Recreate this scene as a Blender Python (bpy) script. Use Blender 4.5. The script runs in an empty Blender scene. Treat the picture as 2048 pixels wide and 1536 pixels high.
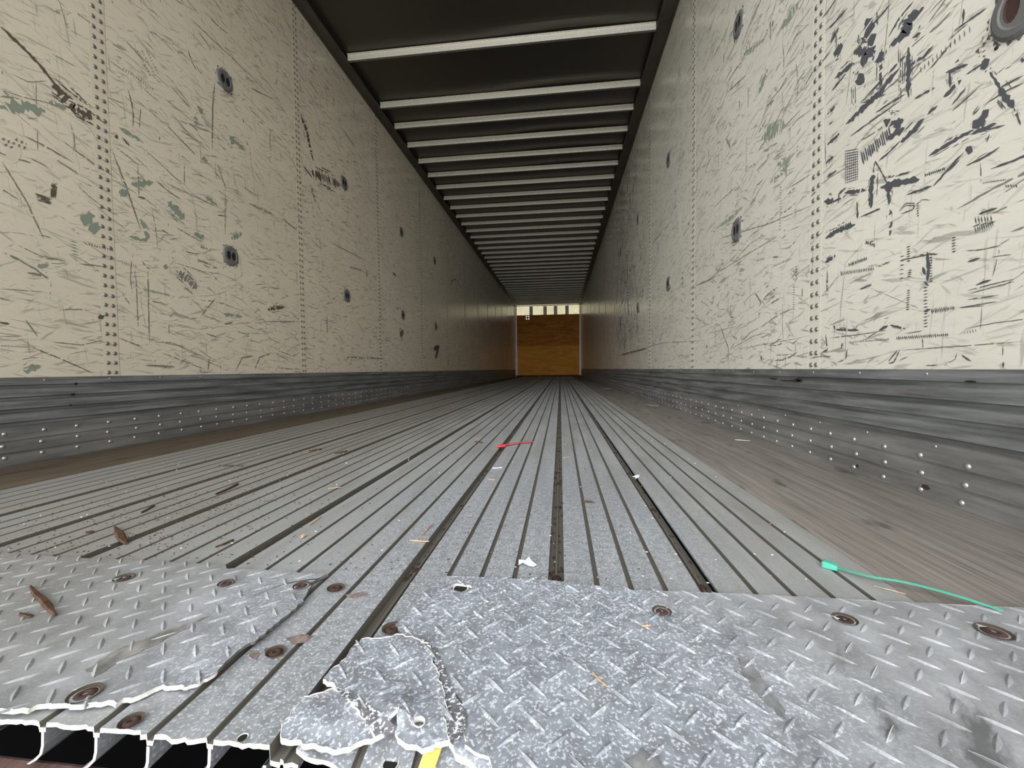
import bpy, bmesh, math, random
from mathutils import Vector, Matrix, noise
from mathutils.geometry import delaunay_2d_cdt

# ------------------------------------------------------------------ camera
CAM = Vector((0.46671, 0.0, 0.28782))
FPX, YAW, PITCH, ROLL = 829.15, 0.11636, -0.03539, -0.010424
_cy, _sy, _cp, _sp, _cr, _sr = (math.cos(YAW), math.sin(YAW), math.cos(PITCH), math.sin(PITCH),
                                math.cos(ROLL), math.sin(ROLL))
FW = Vector((-_sy * _cp, _cy * _cp, _sp))
_rt = Vector((_cy, _sy, 0)); _up = _rt.cross(FW)
RT = _cr * _rt + _sr * _up
UP = -_sr * _rt + _cr * _up
sc = bpy.context.scene
cam = bpy.data.cameras.new('camera'); camo = bpy.data.objects.new('camera', cam)
sc.collection.objects.link(camo); sc.camera = camo
m = Matrix((RT, UP, -FW)).transposed().to_4x4(); m.translation = CAM
camo.matrix_world = m
cam.sensor_width = 36; cam.lens = 36 * FPX / 2048; cam.clip_start = 0.01; cam.clip_end = 200

# ------------------------------------------------------------------ light
world = bpy.data.worlds.new('sky'); sc.world = world; world.use_nodes = True
wn = world.node_tree; wn.nodes.clear()
wo = wn.nodes.new('ShaderNodeOutputWorld'); bg = wn.nodes.new('ShaderNodeBackground')
tc = wn.nodes.new('ShaderNodeTexCoord'); dp = wn.nodes.new('ShaderNodeVectorMath'); dp.operation = 'DOT_PRODUCT'
dp.inputs[1].default_value = Vector((-.22, -1, .10)).normalized()      # bright sky lobe low behind, added to push light deep inside
wn.links.new(tc.outputs['Generated'], dp.inputs[0])
mx = wn.nodes.new('ShaderNodeMath'); mx.operation = 'MAXIMUM'; wn.links.new(dp.outputs['Value'], mx.inputs[0]); mx.inputs[1].default_value = 0
pw = wn.nodes.new('ShaderNodeMath'); pw.operation = 'POWER'; wn.links.new(mx.outputs[0], pw.inputs[0]); pw.inputs[1].default_value = 7
st = wn.nodes.new('ShaderNodeMath'); st.operation = 'MULTIPLY_ADD'; wn.links.new(pw.outputs[0], st.inputs[0])
st.inputs[1].default_value = 6.6; st.inputs[2].default_value = 1.0
bg.inputs[0].default_value = (.97, .985, 1.0, 1); wn.links.new(st.outputs[0], bg.inputs[1])
wn.links.new(bg.outputs[0], wo.inputs[0])
pl = bpy.data.lights.new('rear_opening_portal', 'AREA'); pl.shape = 'RECTANGLE'; pl.size = 2.5; pl.size_y = 3.1
pl.cycles.is_portal = True
po = bpy.data.objects.new('rear_opening_portal', pl); sc.collection.objects.link(po)
po.location = (0, -0.05, 1.25); po.rotation_euler = (math.radians(90), 0, 0)
sc.view_settings.view_transform = 'Standard'; sc.view_settings.look = 'None'
sc.view_settings.gamma = 1; sc.view_settings.use_curve_mapping = False
sc.view_settings.exposure = 0.88

R = random.Random(7)
W = 1.27; HS = 0.2784; HC = 2.792; Y0 = 1.4265; PAN = 1.2192; YE = 16.1; YF = 0.285; HR = 2.722
COL = sc.collection

def ray(px, py): return FW + RT * ((px - 1024) / FPX) - UP * ((py - 768) / FPX)
def on_floor(px, py, z=0.0):
    d = ray(px, py); t = (z - CAM.z) / d.z; return (CAM.x + t * d.x, t * d.y)
def on_wall(px, py, s):
    d = ray(px, py); t = (s * W - CAM.x) / d.x; return (t * d.y, CAM.z + t * d.z)

# ------------------------------------------------------------------ materials
def mat(name, col, rough=0.6, metal=0.0, spec=0.5):
    m = bpy.data.materials.new(name); m.use_nodes = True
    b = m.node_tree.nodes['Principled BSDF']
    b.inputs['Base Color'].default_value = (*col, 1); b.inputs['Roughness'].default_value = rough
    b.inputs['Metallic'].default_value = metal; b.inputs['Specular IOR Level'].default_value = spec
    return m
class NT:
    def __init__(s, m):
        s.t = m.node_tree; s.b = s.t.nodes['Principled BSDF']
        s.co = s.t.nodes.new('ShaderNodeNewGeometry').outputs['Position']
    def map(s, scale, rot=(0, 0, 0), loc=(0, 0, 0)):
        n = s.t.nodes.new('ShaderNodeMapping'); n.vector_type = 'POINT'
        r = s.t.nodes.new('ShaderNodeMapping')
        r.inputs['Rotation'].default_value = rot; r.inputs['Location'].default_value = loc
        s.t.links.new(s.co, r.inputs[0]); s.t.links.new(r.outputs[0], n.inputs[0])
        n.inputs['Scale'].default_value = scale; return n.outputs[0]
    def noise(s, vec, scale=1.0, detail=4, rough=0.6, dist=0):
        n = s.t.nodes.new('ShaderNodeTexNoise'); n.inputs['Scale'].default_value = scale
        n.inputs['Detail'].default_value = detail; n.inputs['Roughness'].default_value = rough
        n.inputs['Distortion'].default_value = dist
        s.t.links.new(vec, n.inputs['Vector']); return n.outputs[0]
    def ramp(s, f, a, b, lo=0, hi=1):
        n = s.t.nodes.new('ShaderNodeMapRange'); n.inputs[1].default_value = a; n.inputs[2].default_value = b
        n.inputs[3].default_value = lo; n.inputs[4].default_value = hi
        s.t.links.new(f, n.inputs[0]); return n.outputs[0]
    def math(s, op, a, b):
        n = s.t.nodes.new('ShaderNodeMath'); n.operation = op
        for i, v in enumerate((a, b)):
            if isinstance(v, (int, float)): n.inputs[i].default_value = v
            else: s.t.links.new(v, n.inputs[i])
        return n.outputs[0]
    def mix(s, f, a, b, mode='MIX'):
        n = s.t.nodes.new('ShaderNodeMix'); n.data_type = 'RGBA'; n.blend_type = mode
        for k, v in (('Factor', f), ('A', a), ('B', b)):
            if isinstance(v, (int, float)): n.inputs[k].default_value = v
            elif isinstance(v, tuple): n.inputs[k].default_value = (*v, 1)
            else: s.t.links.new(v, n.inputs[k])
        return n.outputs['Result']
    def col(s, c): s.t.links.new(c, s.b.inputs['Base Color'])
    def rough(s, c): s.t.links.new(c, s.b.inputs['Roughness'])
    def bump(s, h, st=0.3, dist=0.002):
        n = s.t.nodes.new('ShaderNodeBump'); n.inputs['Strength'].default_value = st
        n.inputs['Distance'].default_value = dist
        s.t.links.new(h, n.inputs['Height']); s.t.links.new(n.outputs[0], s.b.inputs['Normal'])

def wall_material(name, base, seed):
    m = mat(name, base, 0.3); n = NT(m)
    big = n.noise(n.map((1, 1, 1), loc=(seed, 0, 0)), 1.3, 3)
    c = n.mix(n.ramp(big, .3, .7), tuple(x * .93 for x in base), tuple(min(1, x * 1.05) for x in base))
    grain = n.noise(n.map((1, 9, 60), loc=(seed, 0, 0)), 1.0, 5, .7)      # faint lengthways rubbing
    c = n.mix(n.ramp(grain, .5, .74, 0, .35), c, tuple(x * .68 for x in base))
    msk = n.noise(n.map((1, 1.6, 1.8), loc=(seed + 3, 1, 0)), 1.6, 3)
    dark = (.21, .20, .17)
    for i, (ang, sy, sz, a, b, w) in enumerate(((8, 7, 95, .60, .66, .7), (-14, 9, 80, .605, .665, .7),
                                             (28, 10, 75, .63, .69, .62), (85, 7, 90, .64, .70, .6), (-35, 14, 60, .64, .70, .6))):
        s = n.noise(n.map((1, sy, sz), rot=(math.radians(ang), 0, 0), loc=(0, seed + i * 7.3, i * 2.1)), 1.0, 3, .55, .3)
        f = n.math('MULTIPLY', n.ramp(s, a, b), n.ramp(msk, .36, .60, .30, w))
        c = n.mix(f, c, dark)
    g = n.noise(n.map((1, 5, 13), rot=(.2, 0, 0), loc=(0, seed * 2, 5)), 1.0, 5, .7)
    c = n.mix(n.math('MULTIPLY', n.ramp(g, .63, .67, 0, .55), n.ramp(msk, .45, .6, .25, 1)), c, (.24, .27, .21))
    n.col(c); n.rough(n.ramp(grain, .3, .8, .15, .36))
    n.bump(n.math('ADD', grain, n.math('MULTIPLY', big, 3)), .12, .002)
    return m
M = {}
M['wallL'] = wall_material('cream_liner', (.71, .64, .505), 0)
M['wallR'] = wall_material('cream_liner_right', (.69, .66, .57), 11)
M['band'] = mat('seam_band', (.66, .59, .455), .4)
M['bandR'] = mat('seam_band_right', (.66, .625, .53), .4)
M['scuff'] = mat('rubber_scuff', (.075, .078, .085), .7)
M['scuffL'] = mat('brown_black_scuff', (.10, .085, .062), .7)
M['scuffB'] = mat('grey_brown_scuff', (.20, .195, .165), .65)
M['green'] = mat('green_worn_layer', (.24, .28, .22), .65)
M['rivet'] = mat('rivet_head', (.22, .215, .20), .42, .6)
M['rivetb'] = mat('rivet_bright', (.42, .42, .40), .35, .7)
M['dark'] = mat('dark_hole', (.012, .012, .012), .8)
M['black'] = mat('black', (.004, .004, .004), .9)

def metal(name, col, rough, met, streak=(1, 6, 1), amt=.35, sp=0.0, dirt=None, seed=0, bump=.15, oilm=False):
    m = mat(name, col, rough, met); n = NT(m)
    a = n.noise(n.map(streak, loc=(seed, seed, 0)), 1.0, 6, .65)
    c = n.mix(n.ramp(a, .35, .65), tuple(x * (1 - amt) for x in col), tuple(min(1, x * (1 + amt * .5)) for x in col))
    if dirt:
        d = n.noise(n.map((3, 1.2, 3), loc=(seed + 5, 0, 0)), 1.2, 6, .7)
        c = n.mix(n.ramp(d, .5, .68, 0, .6), c, dirt)
    if sp:
        sx = n.t.nodes.new('ShaderNodeSeparateXYZ'); n.t.links.new(n.co, sx.inputs[0])
        wob = n.noise(n.map((1, 1, 1)), 3.0, 4)
        xw = n.math('ADD', sx.outputs['X'], n.math('MULTIPLY', n.math('SUBTRACT', wob, .5), .5))
        brown_left = n.ramp(xw, .10, -.35, 0, .62)                       # browner towards the left half
        c = n.mix(brown_left, c, (.17, .155, .125))
        # dried salt / frost mottling and a painted sky-blue cast around the middle
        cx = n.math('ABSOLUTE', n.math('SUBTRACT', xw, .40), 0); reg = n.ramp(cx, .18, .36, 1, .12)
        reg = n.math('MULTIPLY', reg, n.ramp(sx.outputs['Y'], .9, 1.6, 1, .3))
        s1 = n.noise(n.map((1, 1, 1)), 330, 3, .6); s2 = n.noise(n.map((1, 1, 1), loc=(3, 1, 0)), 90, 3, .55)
        c = n.mix(n.math('MULTIPLY', reg, .5), c, (col[0] * .95, col[1] * 1.05, col[2] * 1.25))  # bluish cast of the sky, painted into the middle region
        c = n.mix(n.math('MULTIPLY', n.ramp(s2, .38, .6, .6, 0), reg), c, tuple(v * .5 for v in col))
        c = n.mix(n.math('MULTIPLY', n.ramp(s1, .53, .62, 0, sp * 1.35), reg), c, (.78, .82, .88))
        o1 = n.noise(n.map((26, 9, 1), rot=(0, 0, .6)), 1.0, 5, .65)
        oil = n.math('MULTIPLY', n.ramp(xw, .52, .68), n.ramp(sx.outputs['Y'], .50, .40))
        if oilm: c = n.mix(n.math('MULTIPLY', n.ramp(o1, .55, .66, 0, .8), oil), c, (.10, .105, .105))
    n.col(c); n.rough(n.ramp(a, .3, .7, rough - .08, rough + .12)); n.bump(a, bump, .002); return m
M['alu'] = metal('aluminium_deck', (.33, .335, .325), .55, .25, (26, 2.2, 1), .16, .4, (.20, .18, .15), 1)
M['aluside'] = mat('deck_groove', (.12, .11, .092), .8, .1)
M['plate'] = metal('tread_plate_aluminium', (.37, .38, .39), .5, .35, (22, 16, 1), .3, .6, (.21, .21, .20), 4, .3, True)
M['worn'] = mat('worn_aluminium_glint', (.8, .8, .78), .35, .4)  # worn lug ridges with their specular glint painted into the pale colour
M['raw'] = mat('torn_aluminium_edge', (.66, .63, .56), .6, .1)
M['skirt'] = metal('grey_scuff_liner_metal', (.27, .28, .28), .42, .55, (1, 3.5, 55), .45, .0, (.14, .14, .135), 8, .25)
M['skirtlow'] = metal('riveted_liner_metal', (.29, .285, .275), .45, .5, (1, 3.0, 40), .35, .0, (.17, .16, .145), 9, .2)
M['rail'] = metal('rail_metal', (.11, .10, .085), .45, .5, (1, 5, 20), .3, 0, None, 3)
M['roof'] = mat('roof_sheet', (.10, .09, .078), .36, .7)
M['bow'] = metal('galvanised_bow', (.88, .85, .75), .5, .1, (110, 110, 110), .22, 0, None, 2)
M['bowshade'] = metal('galvanised_bow_shade', (.30, .29, .25), .5, .5, (110, 110, 110), .5, 0, None, 6)  # same metal as the bow, underside shade painted into the colour
def wood(name, a, b, seed):
    m = mat(name, a, .8, 0, .25); n = NT(m)
    g = n.noise(n.map((55, 1.6, 1), loc=(seed, 0, 0)), 1.0, 6, .7, .4)
    f = n.noise(n.map((260, 5, 1), loc=(seed, 0, 0)), 1.0, 3, .6)
    c = n.mix(n.ramp(g, .3, .7), b, a)
    c = n.mix(n.ramp(f, .5, .7, 0, .5), c, tuple(x * .45 for x in b))
    s = n.noise(n.map((9, 3.0, 1), loc=(seed, 3, 0)), 1.6, 4, .6)
    c = n.mix(n.ramp(s, .60, .70, 0, .75), c, tuple(x * .4 for x in b))
    n.col(c); n.bump(f, .5, .002); return m
M['woodR'] = wood('weathered_grey_board', (.27, .245, .215), (.12, .107, .093), 2)
M['woodL'] = wood('weathered_brown_board', (.13, .10, .068), (.07, .053, .036), 6)
def plyw(name, a, b, seed):
    m = mat(name, a, .6, 0, .2); n = NT(m)
    g = n.noise(n.map((1.6, 1, 7), loc=(seed, 0, seed)), 1.2, 5, .65, 1.2)
    c = n.mix(n.ramp(g, .3, .7), a, b); n.col(c); return m
M['plyU'] = plyw('plywood_upper', (.24, .075, .006), (.52, .21, .018), 1)
M['plyL'] = plyw('plywood_lower', (.44, .165, .010), (.68, .31, .03), 5)
M['post'] = mat('corner_post_metal', (.92, .86, .82), .4, .0)
M['bark'] = wood('bark', (.11, .055, .028), (.045, .024, .012), 1)
M['splint'] = wood('pale_splinter', (.50, .40, .27), (.32, .22, .13), 1)
M['rust'] = wood('rust', (.075, .042, .032), (.035, .022, .018), 4)
M['sill'] = wood('rusty_sill', (.17, .10, .085), (.09, .05, .042), 7)
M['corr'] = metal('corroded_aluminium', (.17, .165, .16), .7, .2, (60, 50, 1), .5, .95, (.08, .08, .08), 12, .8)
M['smear'] = metal('oily_smear', (.275, .28, .285), .5, .3, (60, 40, 1), .55, 0, None, 14)
M['smearL'] = metal('brown_smear', (.255, .25, .235), .55, .3, (60, 40, 1), .45, 0, None, 15)
M['rustst'] = metal('rust_stain', (.24, .19, .165), .7, .15, (120, 90, 1), .6, 0, None, 16)
M['dirt'] = mat('dirt', (.05, .035, .022), .95)
M['paper'] = mat('white_paper', (.82, .84, .86), .6)
M['green_pl'] = mat('green_plastic', (.05, .34, .24), .4)
M['red_pl'] = mat('red_plastic', (.75, .05, .07), .4)
M['yellow'] = mat('yellow_tape', (.62, .47, .10), .5)
M['yellowd'] = mat('yellow_print', (.28, .19, .03), .6)
M['printg'] = mat('dark_green_print', (.012, .16, .11), .5)
M['concrete'] = mat('yard_concrete', (.42, .41, .38), .9)
def translucent():
    m = bpy.data.materials.new('translucent_front_sheet'); m.use_nodes = True; t = m.node_tree
    t.nodes.clear(); o = t.nodes.new('ShaderNodeOutputMaterial'); a = t.nodes.new('ShaderNodeBsdfTranslucent')
    b = t.nodes.new('ShaderNodeBsdfDiffuse'); x = t.nodes.new('ShaderNodeMixShader'); x.inputs[0].default_value = .2
    nz = t.nodes.new('ShaderNodeTexNoise'); nz.inputs['Scale'].default_value = 2.5; nz.inputs['Detail'].default_value = 1
    rp = t.nodes.new('ShaderNodeMix'); rp.data_type = 'RGBA'
    rp.inputs['A'].default_value = (.40, .34, .17, 1); rp.inputs['B'].default_value = (.55, .53, .38, 1)
    t.links.new(nz.outputs[0], rp.inputs['Factor']); t.links.new(rp.outputs['Result'], a.inputs[0])
    b.inputs[0].default_value = (.7, .66, .5, 1)
    t.links.new(a.outputs[0], x.inputs[1]); t.links.new(b.outputs[0], x.inputs[2]); t.links.new(x.outputs[0], o.inputs[0])
    return m
M['trans'] = translucent()

# ------------------------------------------------------------------ mesh helpers
class MB:
    def __init__(s): s.v = []; s.f = []; s.m = []; s.mats = []
    def mi(s, m):
        if m not in s.mats: s.mats.append(m)
        return s.mats.index(m)
    def add(s, vs, fs, m):
        o = len(s.v); k = s.mi(m); s.v += [tuple(v) for v in vs]
        for f in fs: s.f.append([i + o for i in f]); s.m.append(k)
    def box(s, a, b, m):
        x0, y0, z0 = a; x1, y1, z1 = b
        s.add([(x0, y0, z0), (x1, y0, z0), (x1, y1, z0), (x0, y1, z0), (x0, y0, z1), (x1, y0, z1), (x1, y1, z1), (x0, y1, z1)],
              [(0, 3, 2, 1), (4, 5, 6, 7), (0, 1, 5, 4), (1, 2, 6, 5), (2, 3, 7, 6), (3, 0, 4, 7)], m)
    def build(s, name, parent=None, smooth=False, bevel=0):
        me = bpy.data.meshes.new(name); me.from_pydata(s.v, [], s.f); 
        for m in s.mats: me.materials.append(M[m])
        me.polygons.foreach_set('material_index', s.m)
        if smooth: me.polygons.foreach_set('use_smooth', [True] * len(s.f))
        me.update()
        o = bpy.data.objects.new(name, me); COL.objects.link(o)
        if parent: o.parent = parent
        if bevel:
            b = o.modifiers.new('bevel', 'BEVEL'); b.width = bevel; b.segments = 2; b.limit_method = 'ANGLE'
        return o
def tag(o, label=None, cat=None, group=None, kind=None):
    if label: o['label'] = label
    if cat: o['category'] = cat
    if group: o['group'] = group
    if kind: o['kind'] = kind
    return o
def empty(name, loc=(0, 0, 0), rz=0):
    o = bpy.data.objects.new(name, None); COL.objects.link(o); o.location = loc; o.rotation_euler.z = rz
    o.empty_display_size = .05; return o
def recenter(o):
    me = o.data; c = sum((v.co for v in me.vertices), Vector()) / len(me.vertices)
    c.z = min(v.co.z for v in me.vertices)
    me.transform(Matrix.Translation(-c)); o.location = c; return o

# ------------------------------------------------------------------ floor
fb = MB()
fb.box((-W, .75, -.075), (W, YE, -.05), 'black')
floor = tag(fb.build('floor'), kind='structure')
WG = [-.672, -.474, -.276, -.022, .253, .459, .655]          # wide ship-lap grooves
edges = [-.918] + WG + [.893]
ncell = [5, 4, 4, 5, 5, 4, 4, 5]
def jag(x, a=.004): return noise.noise(Vector((x * 70, 3.3, 1))) * a + noise.noise(Vector((x * 260, 1.3, 1))) * a * .5
def bend(x, y):
    if .262 < x < .46: return -.3 * max(0, .335 - y) ** 1.0 * min(1, (x - .262) / .04)
    return 0
TH = .0035
YS = [0, .012, .03, .05, .08, .13, .2, .3, .6, 1.2, 2.5, 5, 10, YE - YF]
for i in range(8):
    a, b = edges[i], edges[i + 1]
    x0 = a + (.0 if i == 0 else .011); x1 = b - (.011 if i < 7 else 0)
    n = ncell[i]; xs = []; lip = .022 if i < 7 else 0
    pts = [(x0, 0)]
    cell = (x1 - x0) / n
    for k in range(1, n):
        c = x0 + cell * k
        pts += [(c - .0035, 0), (c - .0025, -.0045), (c + .0025, -.0045), (c + .0035, 0)]
    pts += [(x1, 0)]
    if lip:
        pts += [(x1 + .0005, -.012), (x1 + .009, -.012), (x1 + .0095, -.009), (x1 + .0125, -.009), (x1 + .013, -.012), (x1 + .0235, -.012)]
    # densify for the ragged torn end
    P = []
    for (xa, za), (xb, zb) in zip(pts, pts[1:]):
        k = max(1, int((xb - xa) / .004))
        for j in range(k): P.append((xa + (xb - xa) * j / k, za + (zb - za) * j / k))
    P.append(pts[-1])
    mb = MB(); V = []; F = []; nP = len(P)
    for dy in YS:
        for x, z in P:
            y = YF + dy + (jag(x) if dy < .02 else 0)
            V.append((x, y, z + bend(x, y)))
    for r in range(len(YS) - 1):
        for j in range(nP - 1): F.append((r * nP + j, r * nP + j + 1, (r + 1) * nP + j + 1, (r + 1) * nP + j))
    tops = [f for f in F]
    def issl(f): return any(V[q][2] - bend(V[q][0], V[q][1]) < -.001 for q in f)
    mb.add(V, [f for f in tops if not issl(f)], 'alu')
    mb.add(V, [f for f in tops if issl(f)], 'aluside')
    Vb = [(x, y, z - TH) for x, y, z in V]
    mb.add(Vb, [tuple(reversed(f)) for f in F], 'plate')
    cap = []; cv = []
    for j in range(nP):
        x, y, z = V[j]; t = TH + .0012 * noise.noise(Vector((x * 300, 0, 5)))
        cv += [(x, y, z), (x, y - .0006, z - t)]
    cap = [(2 * j, 2 * j + 1, 2 * j + 3, 2 * j + 2) for j in range(nP - 1)]
    mb.add(cv, cap, 'raw')
    bo = mb.build('floor_board', floor)
    # webs and feet below the deck, seen in section at the torn end
    wb = MB()
    for k in range(1, n + 1):
        xw = x0 + cell * k - (.004 if k == n else 0)
        z1 = -.016 if k == n else -TH - .004
        prof = [(0, z1), (-.001, -.020), (-.003, -.027), (-.009, -.033), (-.016, -.037)]
        yw = YF - .001 + jag(xw)
        for (ax, az), (bx, bz) in zip(prof, prof[1:]):
            zz = bend(xw, yw)
            q = [(xw + ax - .0013, az), (xw + ax + .0013, az), (xw + bx + .0013, bz), (xw + bx - .0013, bz)]
            wb.add([(x, yw, z + zz) for x, z in q] , [(0, 3, 2, 1)], 'raw')
            for e in ((0, 3), (1, 2)):
                wb.add([(q[e[0]][0], yw, q[e[0]][1] + zz), (q[e[1]][0], yw, q[e[1]][1] + zz),
                        (q[e[1]][0], YF + .9, q[e[1]][1]), (q[e[0]][0], YF + .9, q[e[0]][1])], [(0, 1, 2, 3)], 'plate')
    wb.build('board_web', bo)
    # screw heads sitting in the wide groove
    if i < 7:
        for k in range(9):
            s = MB(); cx, cyy = b + R.uniform(-.002, .002), .575 + .3048 * k + R.uniform(-.01, .01)
            ring = [(cx + .0065 * math.cos(t * math.pi / 5), cyy + .0065 * math.sin(t * math.pi / 5), -.0085) for t in range(10)]
            ring2 = [(x, y, -.0122) for x, y, z in ring]
            s.add(ring + ring2 + [(cx, cyy, -.0075)], [(t, (t + 1) % 10, 20) for t in range(10)] +
                  [(t, t + 10, (t + 1) % 10 + 10, (t + 1) % 10) for t in range(10)], 'rust')
            s.build('floor_screw', bo)
for s, a, b, mm in ((1, .894, W - .005, 'woodR'), (-1, -(W - .005), -.919, 'woodL')):
    mb = MB(); n = 3; w = (b - a) / n
    for k in range(n):
        mb.box((a + w * k + (.0012 if k else 0), YF + .002, -.035), (a + w * (k + 1), YE, -.002 - .0006 * (k % 2)), mm)
    mb.build('hardwood_plank', floor)

# ------------------------------------------------------------------ side walls
TIE = [(.851, .911)] + [(2.038 + PAN * k, z) for k in range(0, 6) for z in (.905, 1.812)]
def ribbon(mb, s, P, w, m, off=None, rag=.45, gap=.0, taper=True, step=.006):
    """painted/rubbed streak lying on the liner; P in (y, z)"""
    off = off if off is not None else R.uniform(.0003, .0009)
    X = s * (W - off); segs = []
    L = sum(math.dist(a, b) for a, b in zip(P, P[1:])); 
    if L < 1e-5: return
    n = max(2, min(90, int(L / step))); tot = 0; out = []
    cum = [0]
    for a, b in zip(P, P[1:]): cum.append(cum[-1] + math.dist(a, b))
    for k in range(n + 1):
        t = L * k / n; j = 0
        while j < len(P) - 2 and cum[j + 1] < t: j += 1
        u = (t - cum[j]) / max(1e-9, cum[j + 1] - cum[j]); a, b = P[j], P[j + 1]
        d = (b[0] - a[0], b[1] - a[1]); l = math.hypot(*d) or 1; nx, nz = -d[1] / l, d[0] / l
        q = k / n; tp = min(1, min(q, 1 - q) * 5 + .15) if taper else 1
        w1 = w * .5 * tp * (1 + R.uniform(-rag, rag)); w2 = w * .5 * tp * (1 + R.uniform(-rag, rag))
        c = (a[0] + d[0] * u, a[1] + d[1] * u)
        out.append(((c[0] + nx * w1, c[1] + nz * w1), (c[0] - nx * w2, c[1] - nz * w2)))
    V = []
    for p, q in out: V += [(X, p[0], p[1]), (X, q[0], q[1])]
    F = []
    for k in range(n):
        if gap and R.random() < gap: continue
        F.append((2 * k, 2 * k + 1, 2 * k + 3, 2 * k + 2) if s < 0 else (2 * k, 2 * k + 2, 2 * k + 3, 2 * k + 1))
    mb.add(V, F, m)
def inwall(y, z): return y > .3 and HS + .002 < z < HR - .01
CROPS = {'A': (0, 0, 3.2), 'B': (500, 0, 3.2), 'C': (1000, 0, 4.096), 'D': (1408, 0, 3.2), 'E': (0, 440, 3.2),
         'F': (560, 440, 4.2667), 'G': (1160, 440, 4.2667), 'H': (1408, 400, 3.2)}
def wp(crop, a, b, s):
    ox, oy, k = CROPS[crop]; y, z = on_wall(ox + a / k, oy + b / k, s)
    return (y, max(HS + .003, z))
def stroke(mb, s, crop, pts, w, m, gap=0.0, rag=.45, streaks=2):
    P = [wp(crop, a, b, s) for a, b in pts]
    ox, oy, k = CROPS[crop]
    # local size of one photo pixel on the wall, taken vertically
    mx, my = pts[len(pts) // 2]
    y1, z1 = on_wall(ox + mx / k, oy + my / k, s); y2, z2 = on_wall(ox + mx / k, oy + (my + w) / k, s)
    dz = abs(z2 - z1); y3, z3 = on_wall(ox + (mx + w) / k, oy + my / k, s); dy = abs(y3 - y1)
    d = (P[-1][0] - P[0][0], P[-1][1] - P[0][1]); l = math.hypot(*d) or 1
    ww = (dz * abs(d[0]) + dy * abs(d[1])) / l
    ribbon(mb, s, P, ww, m, rag=rag, gap=gap)
    for _ in range(streaks):
        f = R.uniform(.7, 1.5) * R.choice((-1, 1)) * ww
        nx, nz = -d[1] / l, d[0] / l; t0 = R.uniform(0, .5); t1 = t0 + R.uniform(.2, .5)
        a = (P[0][0] + d[0] * t0 + nx * f, P[0][1] + d[1] * t0 + nz * f)
        b = (P[0][0] + d[0] * t1 + nx * f, P[0][1] + d[1] * t1 + nz * f)
        ribbon(mb, s, [a, b], ww * .16, m, rag=.6, gap=.15)
def comb(mb, s, crop, a, b, n, length, w, m, slant=0):
    for k in range(n):
        t = k / max(1, n - 1); x = a[0] + (b[0] - a[0]) * t; y = a[1] + (b[1] - a[1]) * t
        l = length * R.uniform(.6, 1.1)
        stroke(mb, s, crop, [(x - slant * l, y - l / 2), (x + slant * l, y + l / 2)], w, m, 0, .3, 0)
def blob(mb, s, crop, c, r, m, n=14):
    ang = [wp(crop, c[0] + r * R.uniform(.5, 1.1) * math.cos(t * 2 * math.pi / n), c[1] + r * R.uniform(.5, 1.1) * math.sin(t * 2 * math.pi / n), s) for t in range(n)]
    X = s * (W - R.uniform(.0003, .0009)); cc = wp(crop, c[0], c[1], s)
    V = [(X, y, z) for y, z in ang] + [(X, *cc)]
    mb.add(V, [((t, (t + 1) % n, n) if s < 0 else ((t + 1) % n, t, n)) for t in range(n)], m)

def dome(r, h, mname, rings=3, seg=10):
    """rivet head mesh facing +X, unit position at the origin"""
    mb = MB(); V = []; F = []
    for k in range(rings):
        a = k / rings * math.pi / 2
        for t in range(seg): V.append((h * math.sin(a), r * math.cos(a) * math.cos(2 * math.pi * t / seg), r * math.cos(a) * math.sin(2 * math.pi * t / seg)))
    V.append((h, 0, 0))
    for k in range(rings - 1):
        for t in range(seg):
            t2 = (t + 1) % seg; F.append((k * seg + t, k * seg + t2, (k + 1) * seg + t2, (k + 1) * seg + t))
    for t in range(seg): F.append(((rings - 1) * seg + t, (rings - 1) * seg + (t + 1) % seg, len(V) - 1))
    mb.add(V, F, mname); return mb
def rivets(parent, pts, s, x, r, h, mname, limit=100, lowres=5.0):
    """pts sorted nearest first; first `limit` are parts, the rest one 'stuff' part"""
    base = dome(r, h, mname)
    me = None
    for y, z in pts[:limit]:
        if me is None:
            o = base.build('rivet', parent, True); me = o.data
        else:
            o = bpy.data.objects.new('rivet', me); COL.objects.link(o); o.parent = parent
        o.location = (s * x, y, z); o.rotation_euler = (0, 0, math.pi if s > 0 else 0)
    rest = pts[limit:]
    if rest:
        mb = MB()
        for y, z in rest:
            d = dome(r, h, mname, 2, 8 if y < lowres else 5)
            mb.add([(s * x - s * vx, y + vy * -s, z + vz) for vx, vy, vz in d.v], d.f, mname)
        tag(mb.build('rivet', parent, True), kind='stuff')

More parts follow.
